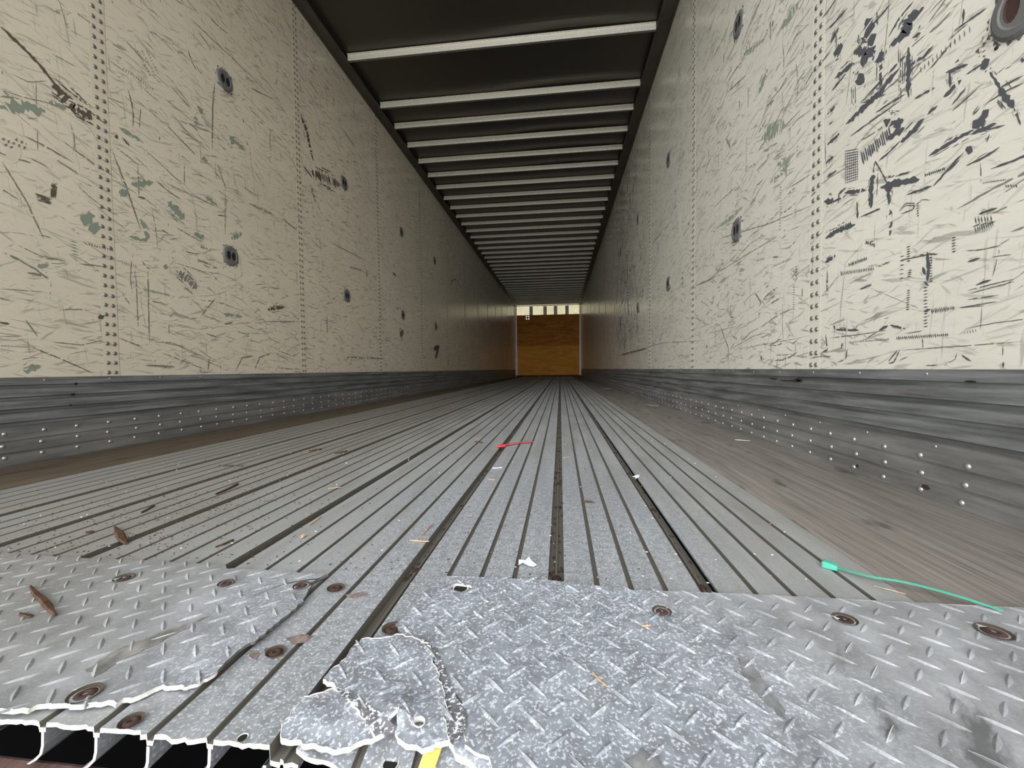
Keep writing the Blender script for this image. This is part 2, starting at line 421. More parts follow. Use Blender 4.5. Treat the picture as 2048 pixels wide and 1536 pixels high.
def build_wall(s):
    nm = 'left' if s < 0 else 'right'; mw = 'wallL' if s < 0 else 'wallR'
    mb = MB(); mb.box((s * (W + .004), .28, -.15), (s * (W + .035), YE + .03, HC + .03), 'band')
    wall = tag(mb.build('wall_' + nm), kind='structure')
    seams = [Y0 + PAN * k for k in range(-1, 13)]
    ys = [.28] + [y + .03 for y in seams if y + .03 > .4] + [YE]
    for a, b in zip(ys, ys[1:]):
        p = MB(); p.box((s * W, a + .0012, .0), (s * (W + .006), b - .0012, HC - .02), mw)
        p.build('wall_panel', wall)
    # seam bands under the rivet rows
    p = MB()
    for y in seams[1:]:
        p.box((s * (W - .0002), y - .03, HS), (s * (W + .002), y + .0285, HC - .05), 'band' if s < 0 else 'bandR')
    p.build('seam_strip', wall)
    cols = []
    for k, y in enumerate(seams[1:]):
        for z in [.292 + .0372 * j for j in range(66)]:
            if z < HR - .01: cols += [(y - .013, z), (y + .013, z)]
    near = [c for c in cols if c[0] < Y0 + .2]; near.sort(key=lambda c: abs(c[1] - .9)); rest = [c for c in cols if c[0] >= Y0 + .2]
    rivets(wall, near + rest, s, W - .0003, .0078, .0045, 'rivet')
    top = MB()
    for k in range(150):
        y = .6 + .1016 * k
        for dz in (0, .02):
            d = dome(.004, .002, 'rivet', 2, 5)
            top.add([(s * W - s * vx, y + vy * -s + dz * .6, HR - .03 - dz + vz) for vx, vy, vz in d.v], d.f, 'rivet')
    tag(top.build('rivet', wall, True), kind='stuff')
    return wall
wallL = build_wall(-1); wallR = build_wall(1)

# ---- scuffs
def random_scuffs(mb, s, n, mats, ymin, ymax, rng):
    for _ in range(n):
        y = ymin + (ymax - ymin) * R.random() ** 1.5; z = R.uniform(HS + .02, HR - .1)
        if noise.noise(Vector((y * 1.3, z * 1.6, s * 4))) < R.uniform(-.35, .25): continue
        ang = R.gauss(rng[0], rng[1]) if R.random() < .85 else R.gauss(math.pi / 2, .1)
        L = R.choice((.015, .03, .05, .08, .16)) * R.uniform(.5, 1.3); w = R.choice((.0012, .0018, .003, .005)) * R.uniform(.6, 1.2)
        bow = R.uniform(-.08, .08) * L
        c, d = math.cos(ang), math.sin(ang)
        P = [(y + c * L * t - d * bow * math.sin(t * math.pi), z + d * L * t + c * bow * math.sin(t * math.pi)) for t in (0, .33, .66, 1)]
        if not all(inwall(*p) for p in P): continue
        ribbon(mb, s, P, w, R.choice(mats), gap=.12, rag=.6, step=.008)
    for _ in range(n // 90):       # chains of short tick marks
        y = ymin + (ymax - ymin) * R.random() ** 1.6; z = R.uniform(HS + .05, 2.2); hor = R.random() < .5
        k = R.randint(5, 16); st = R.uniform(.007, .014)
        for j in range(k):
            yy, zz = (y + j * st, z) if hor else (y, z + j * st)
            P = [(yy, zz), (yy + (.002 if hor else .014), zz + (.014 if hor else .003))]
            if all(inwall(*p) for p in P): ribbon(mb, s, P, .003, R.choice(mats), rag=.3)
sl = MB()
random_scuffs(sl, -1, 4300, ['scuffB', 'scuffB', 'scuffB', 'scuffL', 'green'], .6, 13, (-.18, .3))
S = lambda *a, **k: stroke(sl, -1, *a, **k)
S('A', [(0, 170), (110, 270), (230, 390), (330, 510)], 16, 'scuffL'); S('A', [(290, 470), (400, 590), (470, 640)], 16, 'scuffL', streaks=5)
S('A', [(330, 530), (400, 620), (480, 700), (610, 760)], 40, 'scuffL', gap=.25, rag=.8, streaks=9)
S('A', [(430, 640), (560, 700), (680, 800)], 9, 'scuffL', gap=.2, streaks=5); S('A', [(480, 740), (600, 800)], 12, 'scuffL', gap=.3, streaks=4)
for k in range(6): S('A', [(222 + k * 3, 1236 + k * 9), (330, 1272 + k * 7)], 7, 'scuffL', gap=.1, rag=.5, streaks=0)
for k in range(5): S('A', [(330 + k * 8, 1170), (326 + k * 7, 1268)], 7, 'scuffL', gap=.1, rag=.5, streaks=0)
for pts, w in (([(0, 690), (120, 680), (290, 710)], 42), ([(310, 650), (420, 690)], 26), ([(760, 815), (850, 870), (910, 905)], 20),
               ([(840, 1180), (980, 1165)], 22), ([(1260, 680), (1300, 720)], 22), ([(1480, 890), (1570, 960)], 20), ([(0, 570), (60, 610)], 16),
               ([(1070, 1290), (1180, 1400)], 34), ([(1300, 1000), (1320, 1040)], 20), ([(1250, 740), (1255, 800)], 20), ([(1310, 1260), (1390, 1310)], 20),
               ([(900, 1400), (950, 1530)], 16), ([(1470, 870), (1500, 920)], 24), ([(1590, 1300), (1760, 1380)], 12)):
    S('A', pts, w, 'green', gap=.12, rag=.7, streaks=3)
blob(sl, -1, 'A', (560, 1400), 55, 'green'); blob(sl, -1, 'A', (600, 1460), 40, 'green'); blob(sl, -1, 'A', (790, 1235), 34, 'green')
blob(sl, -1, 'E', (1060, 300), 18, 'green')
for pts, w in (([(720, 970), (810, 1200), (900, 1470)], 9), ([(10, 1030), (170, 1290), (280, 1530)], 8), ([(1220, 120), (1420, 310), (1610, 490)], 6),
               ([(1060, 1170), (1230, 1250), (1400, 1330)], 5), ([(1180, 1050), (1180, 1180)], 5), ([(0, 570), (140, 620), (280, 650), (430, 700)], 4),
               ([(330, 340), (400, 380), (490, 430)], 4), ([(230, 520), (235, 780)], 4), ([(238, 840), (240, 960)], 5), ([(1440, 1230), (1440, 1500)], 4),
               ([(1375, 520), (1360, 700), (1358, 960)], 8), ([(740, 940), (890, 1060)], 4), ([(1150, 830), (1310, 930)], 5), ([(300, 940), (470, 1040)], 5),
               ([(1390, 1050), (1450, 1220)], 4), ([(1550, 1190), (1650, 1260)], 4), ([(900, 690), (890, 820)], 5), ([(930, 960), (1170, 1180)], 4),
               ([(1500, 60), (1560, 150)], 4), ([(1600, 560), (1760, 640)], 4), ([(380, 10), (430, 180)], 4), ([(1590, 690), (1700, 790)], 4),
               ([(70, 470), (180, 525), (300, 518)], 4), ([(880, 1050), (890, 1270)], 5)):
    S('A', pts, w, 'scuffB', gap=.05, streaks=1)
comb(sl, -1, 'A', (1080, 815), (1240, 980), 18, 26, 5, 'scuffB', .3); comb(sl, -1, 'A', (370, 1030), (490, 1105), 12, 26, 5, 'scuffB', .3)
comb(sl, -1, 'A', (880, 330), (960, 480), 8, 12, 10, 'scuffB'); comb(sl, -1, 'A', (910, 330), (990, 480), 8, 12, 10, 'scuffB'); comb(sl, -1, 'A', (940, 330), (1010, 470), 8, 12, 8, 'scuffB')
comb(sl, -1, 'A', (500, 90), (570, 140), 7, 14, 10, 'scuffB')
for t in range(9): blob(sl, -1, 'A', (20 + t * 17, 890 + (t * 37) % 60), 12, 'scuffB', 8)
blob(sl, -1, 'A', (85, 985), 60, 'band')
blob(sl, -1, 'A', (745, 875), 15, 'scuffL'); S('A', [(780, 880), (830, 935)], 9, 'scuffL')
S('B', [(325, 730), (365, 850), (385, 950), (405, 1030)], 14, 'scuffL', gap=.1)
S('B', [(385, 1095), (430, 1120), (500, 1150), (580, 1185)], 36, 'scuffL', gap=.3, rag=.7, streaks=4)
S('B', [(340, 1060), (400, 1140)], 7, 'scuffL'); S('B', [(385, 1180), (420, 1300)], 9, 'scuffB', gap=.2)
S('B', [(590, 820), (680, 950)], 5, 'scuffB'); S('B', [(380, 520), (440, 610)], 5, 'scuffB')
S('B', [(200, 1390), (300, 1475)], 5, 'scuffB')
for pts, w in (([(110, 160), (260, 230), (430, 265)], 5), ([(980, 780), (1100, 785), (1200, 830), (1330, 890)], 5), ([(945, 320), (955, 780)], 7),
               ([(160, 635), (200, 690), (240, 745)], 6), ([(170, 335), (310, 365)], 12), ([(780, 470), (830, 540)], 5), ([(1130, 50), (1280, 135)], 6),
               ([(1110, 270), (1300, 330), (1430, 350)], 4), ([(870, 360), (885, 700)], 6), ([(1280, 620), (1380, 500)], 4), ([(0, 440), (280, 460)], 4),
               ([(500, 280), (690, 300)], 6), ([(330, 780), (520, 800), (660, 770)], 6), ([(930, 930), (1120, 940)], 12), ([(1340, 880), (1330, 965)], 6),
               ([(1510, 960), (1550, 880), (1620, 870)], 5), ([(1630, 960), (1660, 880), (1740, 850)], 5), ([(1260, 250), (1350, 290)], 8),
               ([(1040, 850), (1320, 960)], 4), ([(0, 745), (130, 745)], 4), ([(1690, 650), (1920, 650)], 4), ([(1030, 60), (1080, 90)], 7)):
    S('E', pts, w, 'scuffB', gap=.06, streaks=1)
S('E', [(1705, 575), (1760, 565), (1822, 555)], 16, 'scuffL', gap=.1); S('E', [(1130, 330), (1200, 380), (1262, 445)], 30, 'scuffB', gap=.3, rag=.7, streaks=6)
for pts, w in (([(150, 985), (200, 950), (260, 935)], 30), ([(240, 300), (310, 285)], 22), ([(820, 105), (920, 130), (960, 100)], 14), ([(1240, 95), (1320, 110)], 20),
               ([(1480, 120), (1550, 85)], 16), ([(1430, 600), (1550, 620)], 16), ([(640, 60), (600, 20)], 30), ([(1280, 170), (1330, 185)], 14)):
    S('E', pts, w, 'green', gap=.15, rag=.7, streaks=3)
comb(sl, -1, 'E', (470, 140), (480, 220), 5, 8, 50, 'green'); comb(sl, -1, 'E', (920, 445), (1080, 480), 16, 22, 5, 'green', .4)
comb(sl, -1, 'E', (10, 805), (220, 815), 20, 14, 5, 'scuffB', .2); blob(sl, -1, 'E', (645, 620), 22, 'scuffL')
for pts, w in (([(1310, 1100), (1362, 1082)], 26), ([(1352, 1090), (1326, 1182)], 14)): S('F', pts, w, 'scuff', rag=.1, streaks=0)
S('F', [(1020, 990), (1055, 945)], 22, 'scuffL', gap=.2); S('F', [(1440, 590), (1460, 520), (1500, 505), (1535, 560), (1545, 640)], 8, 'scuffB', streaks=1)
S('F', [(400, 820), (403, 970)], 7, 'scuffB'); S('F', [(420, 180), (600, 280), (740, 350)], 5, 'scuffB'); S('F', [(545, 1180), (600, 1170), (900, 1185)], 14, 'scuffB', gap=.3)
S('F', [(960, 450), (990, 475)], 14, 'scuffL'); S('F', [(590, 400), (700, 430)], 10, 'scuffB', gap=.2); S('F', [(740, 420), (740, 490)], 8, 'scuffB')
tag(sl.build('scuff_marks', wallL), kind='stuff')

sr = MB()
random_scuffs(sr, 1, 3800, ['scuffB', 'scuffB', 'scuffB', 'green'], 1.5, 13, (-.18, .25))
random_scuffs(sr, 1, 650, ['scuff', 'scuffB', 'scuffB'], .6, 1.45, (-.15, .2))
for _ in range(700):          # cluster of dark rubs deep inside on the right
    y = R.gauss(5.4, .55); z = R.uniform(.5, 2.65)
    L = R.uniform(.03, .14); a = R.gauss(math.pi / 2, .5)
    P = [(y, z), (y + math.cos(a) * L, z + math.sin(a) * L)]
    if all(inwall(*p) for p in P): ribbon(sr, 1, P, R.uniform(.006, .02), 'scuff', gap=.2, rag=.7, step=.012)
Q = lambda pts, w, m='scuff', crop='D', **k: stroke(sr, 1, crop, pts, w, m, **k)
for pts, w in (([(1040, 120), (1055, 190), (1080, 290)], 40), ([(1070, 270), (1050, 350), (1000, 400)], 56), ([(960, 330), (1050, 330)], 30), ([(1020, 470), (985, 540)], 50),
               ([(1410, 45), (1370, 90), (1320, 130), (1280, 220), (1195, 285)], 46), ([(1330, 110), (1270, 240)], 54),
               ([(1140, 310), (1132, 440), (1132, 575)], 20), ([(1310, 300), (1312, 460), (1308, 620)], 26), ([(1130, 330), (1120, 400)], 40),
               ([(1250, 440), (1180, 520), (1130, 590), (1030, 680), (910, 795)], 34), ([(870, 855), (790, 925)], 22), ([(920, 50), (800, 185)], 12),
               ([(865, 175), (810, 275)], 18), ([(890, 295), (830, 340)], 34), ([(960, 400), (840, 500)], 22), ([(910, 470), (820, 580)], 12),
               ([(1340, 10), (1240, 130), (1180, 240)], 12), ([(1200, 20), (1060, 180)], 10), ([(1810, 50), (1600, 200)], 10), ([(1590, 270), (1450, 440)], 8),
               ([(1390, 210), (1335, 240)], 14), ([(1470, 290), (1400, 370), (1310, 420)], 20), ([(1650, 510), (1600, 560), (1535, 620)], 26), ([(1680, 560), (1590, 670)], 9),
               ([(1750, 570), (1590, 710)], 7), ([(1830, 380), (1770, 440)], 40), ([(1680, 475), (1800, 395)], 12), ([(1690, 410), (1550, 465)], 14),
               ([(1572, 450), (1575, 560)], 16), ([(1830, 460), (1900, 570)], 12), ([(1890, 560), (1930, 620), (1985, 690)], 26), ([(1985, 690), (2030, 800)], 10),
               ([(1495, 675), (1430, 735)], 20), ([(1410, 760), (1330, 850), (1260, 910)], 28), ([(1260, 900), (1190, 970), (1120, 1030)], 12),
               ([(1150, 770), (1200, 790), (1280, 770)], 24), ([(1285, 820), (1170, 890)], 34), ([(1875, 790), (1720, 850)], 22), ([(1825, 700), (1720, 820)], 46),
               ([(1730, 830), (1600, 900), (1440, 1000)], 24), ([(2048, 530), (1900, 600), (1790, 675)], 8), ([(2048, 480), (1880, 570)], 9),
               ([(1665, 975), (1560, 1090), (1470, 1190)], 11), ([(1895, 940), (1790, 1010), (1680, 1060)], 12), ([(1090, 1085), (1072, 1200), (1072, 1330)], 26),
               ([(900, 1235), (1040, 1215)], 14), ([(1130, 1200), (1250, 1165), (1380, 1150)], 30), ([(1180, 1210), (1185, 1310)], 18), ([(1300, 1245), (1460, 1190)], 12),
               ([(1030, 1380), (1140, 1330)], 7), ([(980, 1290), (985, 1400)], 10), ([(1880, 1330), (1760, 1370)], 12), ([(790, 730), (840, 680)], 18), ([(800, 800), (830, 770)], 9),
               ([(780, 1045), (830, 1000)], 16), ([(790, 1135), (850, 1090)], 12), ([(770, 1290), (830, 1280)], 22), ([(1190, 1200), (1100, 1030), (1080, 1100)], 6),
               ([(860, 1300), (865, 1240), (910, 1200)], 8), ([(1900, 20), (1880, 90)], 18), ([(1945, 215), (1935, 245)], 22), ([(1260, 640), (940, 870)], 8), ([(1290, 600), (1100, 720)], 8),
               ([(1480, 560), (1350, 630)], 10), ([(1170, 600), (1010, 660)], 6), ([(1770, 1040), (1775, 1170)], 4), ([(1830, 860), (1810, 910)], 12), ([(1930, 800), (1700, 860)], 8),
               ([(1140, 560), (1000, 700)], 7), ([(1050, 180), (1000, 300)], 9), ([(1690, 150), (1560, 260)], 6)):
    Q(pts, w, gap=.04, streaks=4 if w > 9 else 1, rag=.55)
for c, r in (((1060, 330), 38), ((1240, 790), 38), ((1000, 520), 32), ((1300, 190), 42), ((1700, 955), 34), ((1910, 580), 22), ((1780, 780), 34), ((2040, 385), 16), ((1180, 1205), 26), ((1130, 380), 24)):
    blob(sr, 1, 'D', c, r, 'scuff')
for dx in range(0, 90, 13): Q([(1245 + dx, 300 + dx * 1.2), (1250 + dx, 560 + R.uniform(0, 120))], 5, gap=.3, streaks=0)
for dx in (0, 10, 24): Q([(945 + dx, 540), (948 + dx, 690)], 4, gap=.3, streaks=0)
Q([(1910, 180), (1870, 200), (1830, 230)], 28, 'scuffL', gap=.25, rag=.8, streaks=5); Q([(1810, 270), (1740, 330)], 34, 'scuffL', gap=.4, rag=.9, streaks=6); Q([(1680, 340), (1610, 400)], 14, 'scuffL', gap=.4)
comb(sr, 1, 'D', (1190, 850), (1015, 1010), 15, 85, 7, 'scuff', .12)
for k in range(7): Q([(905 + k * 13, 960 + (k % 2) * 6), (905 + k * 13, 1185 - k * 6)], 3.2, rag=.2, streaks=0)
for k in range(13): Q([(903, 968 + k * 17), (990, 952 + k * 16)], 3.2, rag=.2, streaks=0)
comb(sr, 1, 'D', (1420, 1120), (1540, 1080), 11, 22, 7, 'scuff', .2); comb(sr, 1, 'D', (1740, 1410), (1840, 1400), 6, 50, 7, 'scuff', .1)
comb(sr, 1, 'D', (1750, 1440), (1840, 1425), 3, 8, 60, 'scuff'); comb(sr, 1, 'D', (1790, 1170), (1930, 1150), 14, 12, 8, 'scuff')
comb(sr, 1, 'D', (1935, 1190), (2000, 1190), 5, 26, 6, 'scuff', .3)
for r in (0, 14): Q([(1250, 1350 + r / 2), (1290, 1300 + r), (1350, 1300 + r), (1340, 1340), (1260, 1370)], 4, rag=.3, streaks=0)
Q([(1340, 1330), (1400, 1275), (1450, 1280)], 5, 'scuffB')
Q([(1190, 1340), (1200, 1420), (1190, 1510)], 18, gap=.45, rag=.8)
for pts, w in (([(780, 245), (840, 205), (970, 155)], 30), ([(775, 400), (850, 352)], 20), ([(1120, 425), (1195, 392)], 6), ([(1630, 690), (1880, 650)], 6), ([(1690, 580), (1840, 540), (1990, 505)], 5),
               ([(1700, 600), (1990, 520)], 5), ([(1670, 640), (1890, 608)], 6), ([(1740, 545), (1840, 510)], 16), ([(1640, 690), (1800, 675)], 5), ([(840, 830), (1000, 832)], 12), ([(1120, 835), (1180, 803)], 14),
               ([(800, 885), (1000, 860), (1180, 832)], 4), ([(1250, 962), (1650, 935), (2040, 905)], 4), ([(1915, 930), (1912, 1000)], 7), ([(1918, 1035), (1918, 1078)], 14), ([(1650, 990), (1712, 1032)], 8),
               ([(1690, 395), (1770, 370)], 14), ([(1760, 90), (1870, 50)], 14), ([(790, 450), (790, 600)], 6), ([(1000, 572), (1085, 538)], 8), ([(1410, 520), (1440, 550)], 12), ([(1430, 330), (1440, 440), (1430, 520)], 22),
               ([(1400, 430), (1420, 480)], 14), ([(1380, 350), (1500, 345)], 8), ([(1480, 340), (1260, 385)], 6), ([(1410, 715), (1450, 700)], 22), ([(780, 860), (790, 960), (750, 980)], 6),
               ([(890, 900), (880, 950)], 6), ([(918, 960), (905, 1020)], 6), ([(1240, 960), (1180, 1035)], 4), ([(1255, 960), (1215, 1040), (1180, 1045)], 5), ([(1880, 370), (1850, 490)], 4),
               ([(1960, 245), (1890, 290)], 4), ([(1840, 365), (1990, 345)], 4), ([(1420, 1060), (1500, 1055)], 6), ([(1540, 1055), (1610, 1020), (1620, 980)], 3), ([(830, 800), (840, 830)], 10),
               ([(1190, 800), (1290, 825)], 10), ([(1780, 690), (1770, 830)], 4), ([(1400, 880), (1402, 950)], 5), ([(1000, 110), (1130, 50)], 6), ([(1030, 280), (1090, 260)], 8)):
    Q(pts, w, crop='H', gap=.08, streaks=2)
for a, b, n, l, w in (((850, 185), (940, 150), 9, 26, 6), ((880, 470), (1085, 440), 20, 34, 5), ((930, 415), (1040, 375), 12, 26, 7), ((1460, 712), (1600, 690), 14, 36, 6), ((1235, 885), (1560, 862), 26, 26, 7),
                      ((960, 908), (1180, 892), 18, 12, 6), ((1670, 850), (1740, 835), 5, 24, 4), ((1040, 270), (1090, 290), 5, 26, 8), ((1740, 190), (1850, 150), 9, 50, 6)):
    comb(sr, 1, 'H', a, b, n, l, w, 'scuff', .12)
for (xa, ya), (xb, yb), n, l in (((1310, 300), (1310, 390), 7, 26), ((1270, 360), (1265, 500), 6, 28), ((1450, 370), (1455, 520), 10, 24), ((1310, 580), (1305, 700), 9, 24), ((1420, 560), (1420, 810), 13, 28),
                                 ((1600, 240), (1600, 330), 6, 28), ((1370, 20), (1370, 100), 6, 16), ((1320, 450), (1315, 490), 4, 26)):
    for k in range(n):
        t = k / (n - 1); x, y = xa + (xb - xa) * t, ya + (yb - ya) * t
        Q([(x - l / 2, y + 3), (x + l / 2, y - 3)], 8, crop='H', rag=.3, streaks=0)
for pts, w in (([(615, 5), (560, 90), (490, 185)], 34), ([(410, 440), (380, 520), (350, 600)], 20), ([(370, 880), (430, 840), (520, 800)], 46), ([(470, 1050), (550, 1030)], 22), ([(250, 350), (390, 250)], 12),
               ([(525, 1040), (525, 1130)], 10), ([(420, 1170), (500, 1110)], 14), ([(100, 1450), (200, 1370), (250, 1320)], 22), ([(300, 1300), (330, 1270)], 18), ([(420, 780), (420, 900)], 20)):
    Q(pts, w, 'green', gap=.12, rag=.7, streaks=3)
for pts, w in (([(610, 190), (530, 350)], 6), ([(400, 760), (350, 850)], 6), ([(440, 130), (440, 170)], 8), ([(700, 30), (560, 220)], 3), ([(650, 370), (430, 640), (310, 910)], 4), ([(140, 880), (170, 950)], 5),
               ([(180, 880), (140, 930)], 5), ([(450, 640), (400, 680)], 8), ([(130, 330), (125, 400)], 5), ([(700, 1310), (420, 1430), (90, 1530)], 5), ([(690, 1110), (550, 1200)], 5), ([(415, 1010), (340, 1090)], 6),
               ([(230, 640), (225, 700)], 5), ([(210, 1190), (60, 1330)], 4), ([(620, 700), (500, 830)], 4), ([(270, 480), (150, 590)], 5)):
    Q(pts, w, 'scuffB', gap=.06, streaks=1)
for pts, w in (([(1690, 135), (1400, 310), (1110, 490)], 5), ([(990, 560), (1060, 530), (1160, 480)], 9), ([(1490, 618), (1545, 700), (1530, 740)], 7), ([(1088, 990), (1090, 968), (1200, 940), (1335, 905)], 4),
               ([(1200, 910), (1235, 1010), (1265, 1090), (1265, 1255)], 6), ([(1290, 1100), (1480, 990), (1600, 960)], 4), ([(345, 1155), (450, 1125), (575, 1095)], 14), ([(360, 1150), (700, 1050), (1080, 1025)], 4),
               ([(765, 520), (768, 600)], 7), ([(860, 500), (878, 492), (876, 560)], 5), ([(750, 545), (765, 515)], 5), ([(1550, 1155), (1548, 1195)], 12), ([(1670, 1155), (1785, 1148)], 8), ([(615, 210), (700, 100)], 7),
               ([(1900, 580), (1898, 660)], 7), ([(1560, 60), (1440, 150)], 5), ([(1080, 1070), (1085, 1090)], 14), ([(850, 1200), (840, 1160), (870, 1150), (910, 1190)], 5), ([(500, 730), (505, 790)], 8),
               ([(925, 5), (928, 40)], 10), ([(1280, 740), (1310, 730)], 5), ([(1285, 740), (1285, 830), (1315, 830)], 5), ([(330, 700), (560, 540), (700, 300)], 3), ([(1940, 990), (1800, 1020), (1300, 1110)], 4)):
    Q(pts, w, 'scuffL' if w > 9 else 'scuffB', crop='G', gap=.05, streaks=1)
comb(sr, 1, 'G', (1660, 390), (1800, 330), 10, 24, 8, 'scuffB', -.2)
for k in range(9): Q([(1790 + (k % 3) * 20, 430 + k * 12), (1860 + (k % 2) * 10, 390 + k * 12)], 6, 'scuffB', crop='G', gap=.2, streaks=0)
tag(sr.build('scuff_marks', wallR), kind='stuff')

# ------------------------------------------------------------------ corrugated kick liners along both walls
def baseboard(s):
    Z = [(HS, 0), (HS, .010), (.263, .0125), (.254, .0125), (.251, .004), (.245, .004), (.240, .0125), (.216, .016), (.213, .005), (.206, .005),
         (.201, .0135), (.178, .0165), (.175, .005), (.168, .005), (.163, .0135), (.137, .0165), (.133, .004), (.124, .004), (.120, .0155),
         (.0795, .0155), (.078, .0115), (.075, .0115), (.0735, .0155), (.0415, .0155), (.040, .0115), (.037, .0115), (.0355, .0155), (.002, .0155), (-.003, .0145)]
    mb = MB(); ys = [YF, .6, 1, 2, 4, 8, YE]; V = []; F = []
    for y in ys:
        for z, d in Z: V.append((s * (W - d), y, z))
    n = len(Z)
    for r in range(len(ys) - 1):
        for j in range(n - 1):
            f = (r * n + j, r * n + j + 1, (r + 1) * n + j + 1, (r + 1) * n + j)
            F.append(f if s > 0 else tuple(reversed(f)))
    hi = [f for f in F if min(V[q][2] for q in f) >= .1239]; lo = [f for f in F if min(V[q][2] for q in f) < .1239]
    mb.add(V, hi, 'skirt'); mb.add(V, lo, 'skirtlow')
    o = tag(mb.build('baseboard_' + ('left' if s < 0 else 'right')), kind='structure')
    dz = .006 if s < 0 else -.007
    pts = [(.905 + .1016 * k + (.0 if s > 0 else -.02) + R.uniform(-.006, .006), z + dz) for k in range(148) for z in (.096, .058, .021)]
    rivets(o, pts, s, W - .0153, .0066, .004, 'rivetb', 100, 4)
    tiny = MB()
    for k in range(60):
        y = 1.0 + .2032 * k; d = dome(.0035, .002, 'rivetb', 2, 6)
        tiny.add([(s * (W - .0123) - s * vx, y + vy * -s, .268 + vz) for vx, vy, vz in d.v], d.f, 'rivetb')
        if s > 0: tiny.add([(s * (W - .0153) - s * vx, y * .97 + vy * -s, .115 + vz) for vx, vy, vz in d.v], d.f, 'rivetb')
    tag(tiny.build('rivet', o), kind='stuff')
    g = MB()      # rust and black rub marks on the corrugations
    def sk(cx, cy, w, h, m):
        y, z = on_wall(cx, cy, s)
        n = 10; V = [(s * (W - .0168), y + w * .5 * math.cos(t * .628) * R.uniform(.5, 1.1), z + h * .5 * math.sin(t * .628) * R.uniform(.6, 1.1)) for t in range(n)]
        V.append((s * (W - .0168), y, z)); g.add(V, [((t, (t + 1) % n, n) if s < 0 else ((t + 1) % n, t, n)) for t in range(n)], m)
    if s > 0:
        sk(1603, 762, .10, .010, 'rust'); sk(1608, 759, .05, .012, 'dark'); sk(1556, 757, .08, .006, 'dark'); sk(1580, 761, .08, .005, 'dark')
        sk(1868, 975, .03, .012, 'rust'); sk(1728, 932, .012, .01, 'dark'); sk(1960, 763, .03, .005, 'dark')
    else:
        sk(144, 768, .012, .012, 'black'); sk(138, 789, .02, .010, 'black'); sk(133, 810, .01, .006, 'black')
    g.build('rub_mark', o)
    return o
baseboard(-1); baseboard(1)

# ------------------------------------------------------------------ roof
mb = MB(); nx, nyy = 24, 150; V = []; F = []
BOWS = [3.20, 3.80] + [4.135 + .3575 * k for k in range(34)]
BOWS = [b for b in BOWS if b < YE - .05]
def roofz(x, y):
    z = HC + .004
    for k, b in enumerate(BOWS[:8]):
        d = y - b + .04
        if abs(d) < .12: z += (.010 if k in (0, 1, 3, 4, 5) else .002) * math.exp(-(d / .05) ** 2) * max(0, math.sin((x + .1) / 1.3 * math.pi)) * (1 if x > -.1 else 0)
    return z + .003 * noise.noise(Vector((x * 1.5, y * 1.2, 0)))
ysr = [.28 + (9 - .28) * k / 260 for k in range(261)] + [9.5 + k * .5 for k in range(14)]
ysr[-1] = YE + .03
for y in ysr:
    for i in range(nx + 1):
        x = -W - .03 + (2 * W + .06) * i / nx; V.append((x, y, roofz(x, y)))
for r in range(len(ysr) - 1):
    for i in range(nx): a = r * (nx + 1) + i; F.append((a, a + nx + 1, a + nx + 2, a + 1))
mb.add(V, F, 'roof'); mb.box((-W - .035, .28, HC + .02), (W + .035, YE + .03, HC + .035), 'roof')
ceiling = tag(mb.build('ceiling', smooth=False), kind='structure')
for s, nm in ((-1, 'trim_1'), (1, 'trim_2')):
    inner = 1.195 if s < 0 else 1.172
    prof = [(W, HR), (W - .006, HR), (W - .010, 2.735), (inner + .008, 2.738), (inner, 2.744), (inner, 2.758), (inner + .02, 2.760), (inner + .03, HC), (W, HC)]
    mb = MB(); n = len(prof)
    V = [(s * x, y, z) for y in (.28, YE) for x, z in prof]
    F = [(j, (j + 1) % n, (j + 1) % n + n, j + n) for j in range(n)]
    if s < 0: F = [tuple(reversed(f)) for f in F]
    mb.add(V, F + [tuple(range(n)), tuple(range(n, 2 * n))], 'rail'); tag(mb.build(nm), kind='structure')
ords = ['', 'second', 'third', 'fourth', 'fifth', 'sixth', 'seventh', 'eighth', 'ninth', 'tenth', 'eleventh', 'twelfth', 'thirteenth', 'fourteenth',
        'fifteenth', 'sixteenth', 'seventeenth', 'eighteenth', 'nineteenth', 'twentieth']
first = None
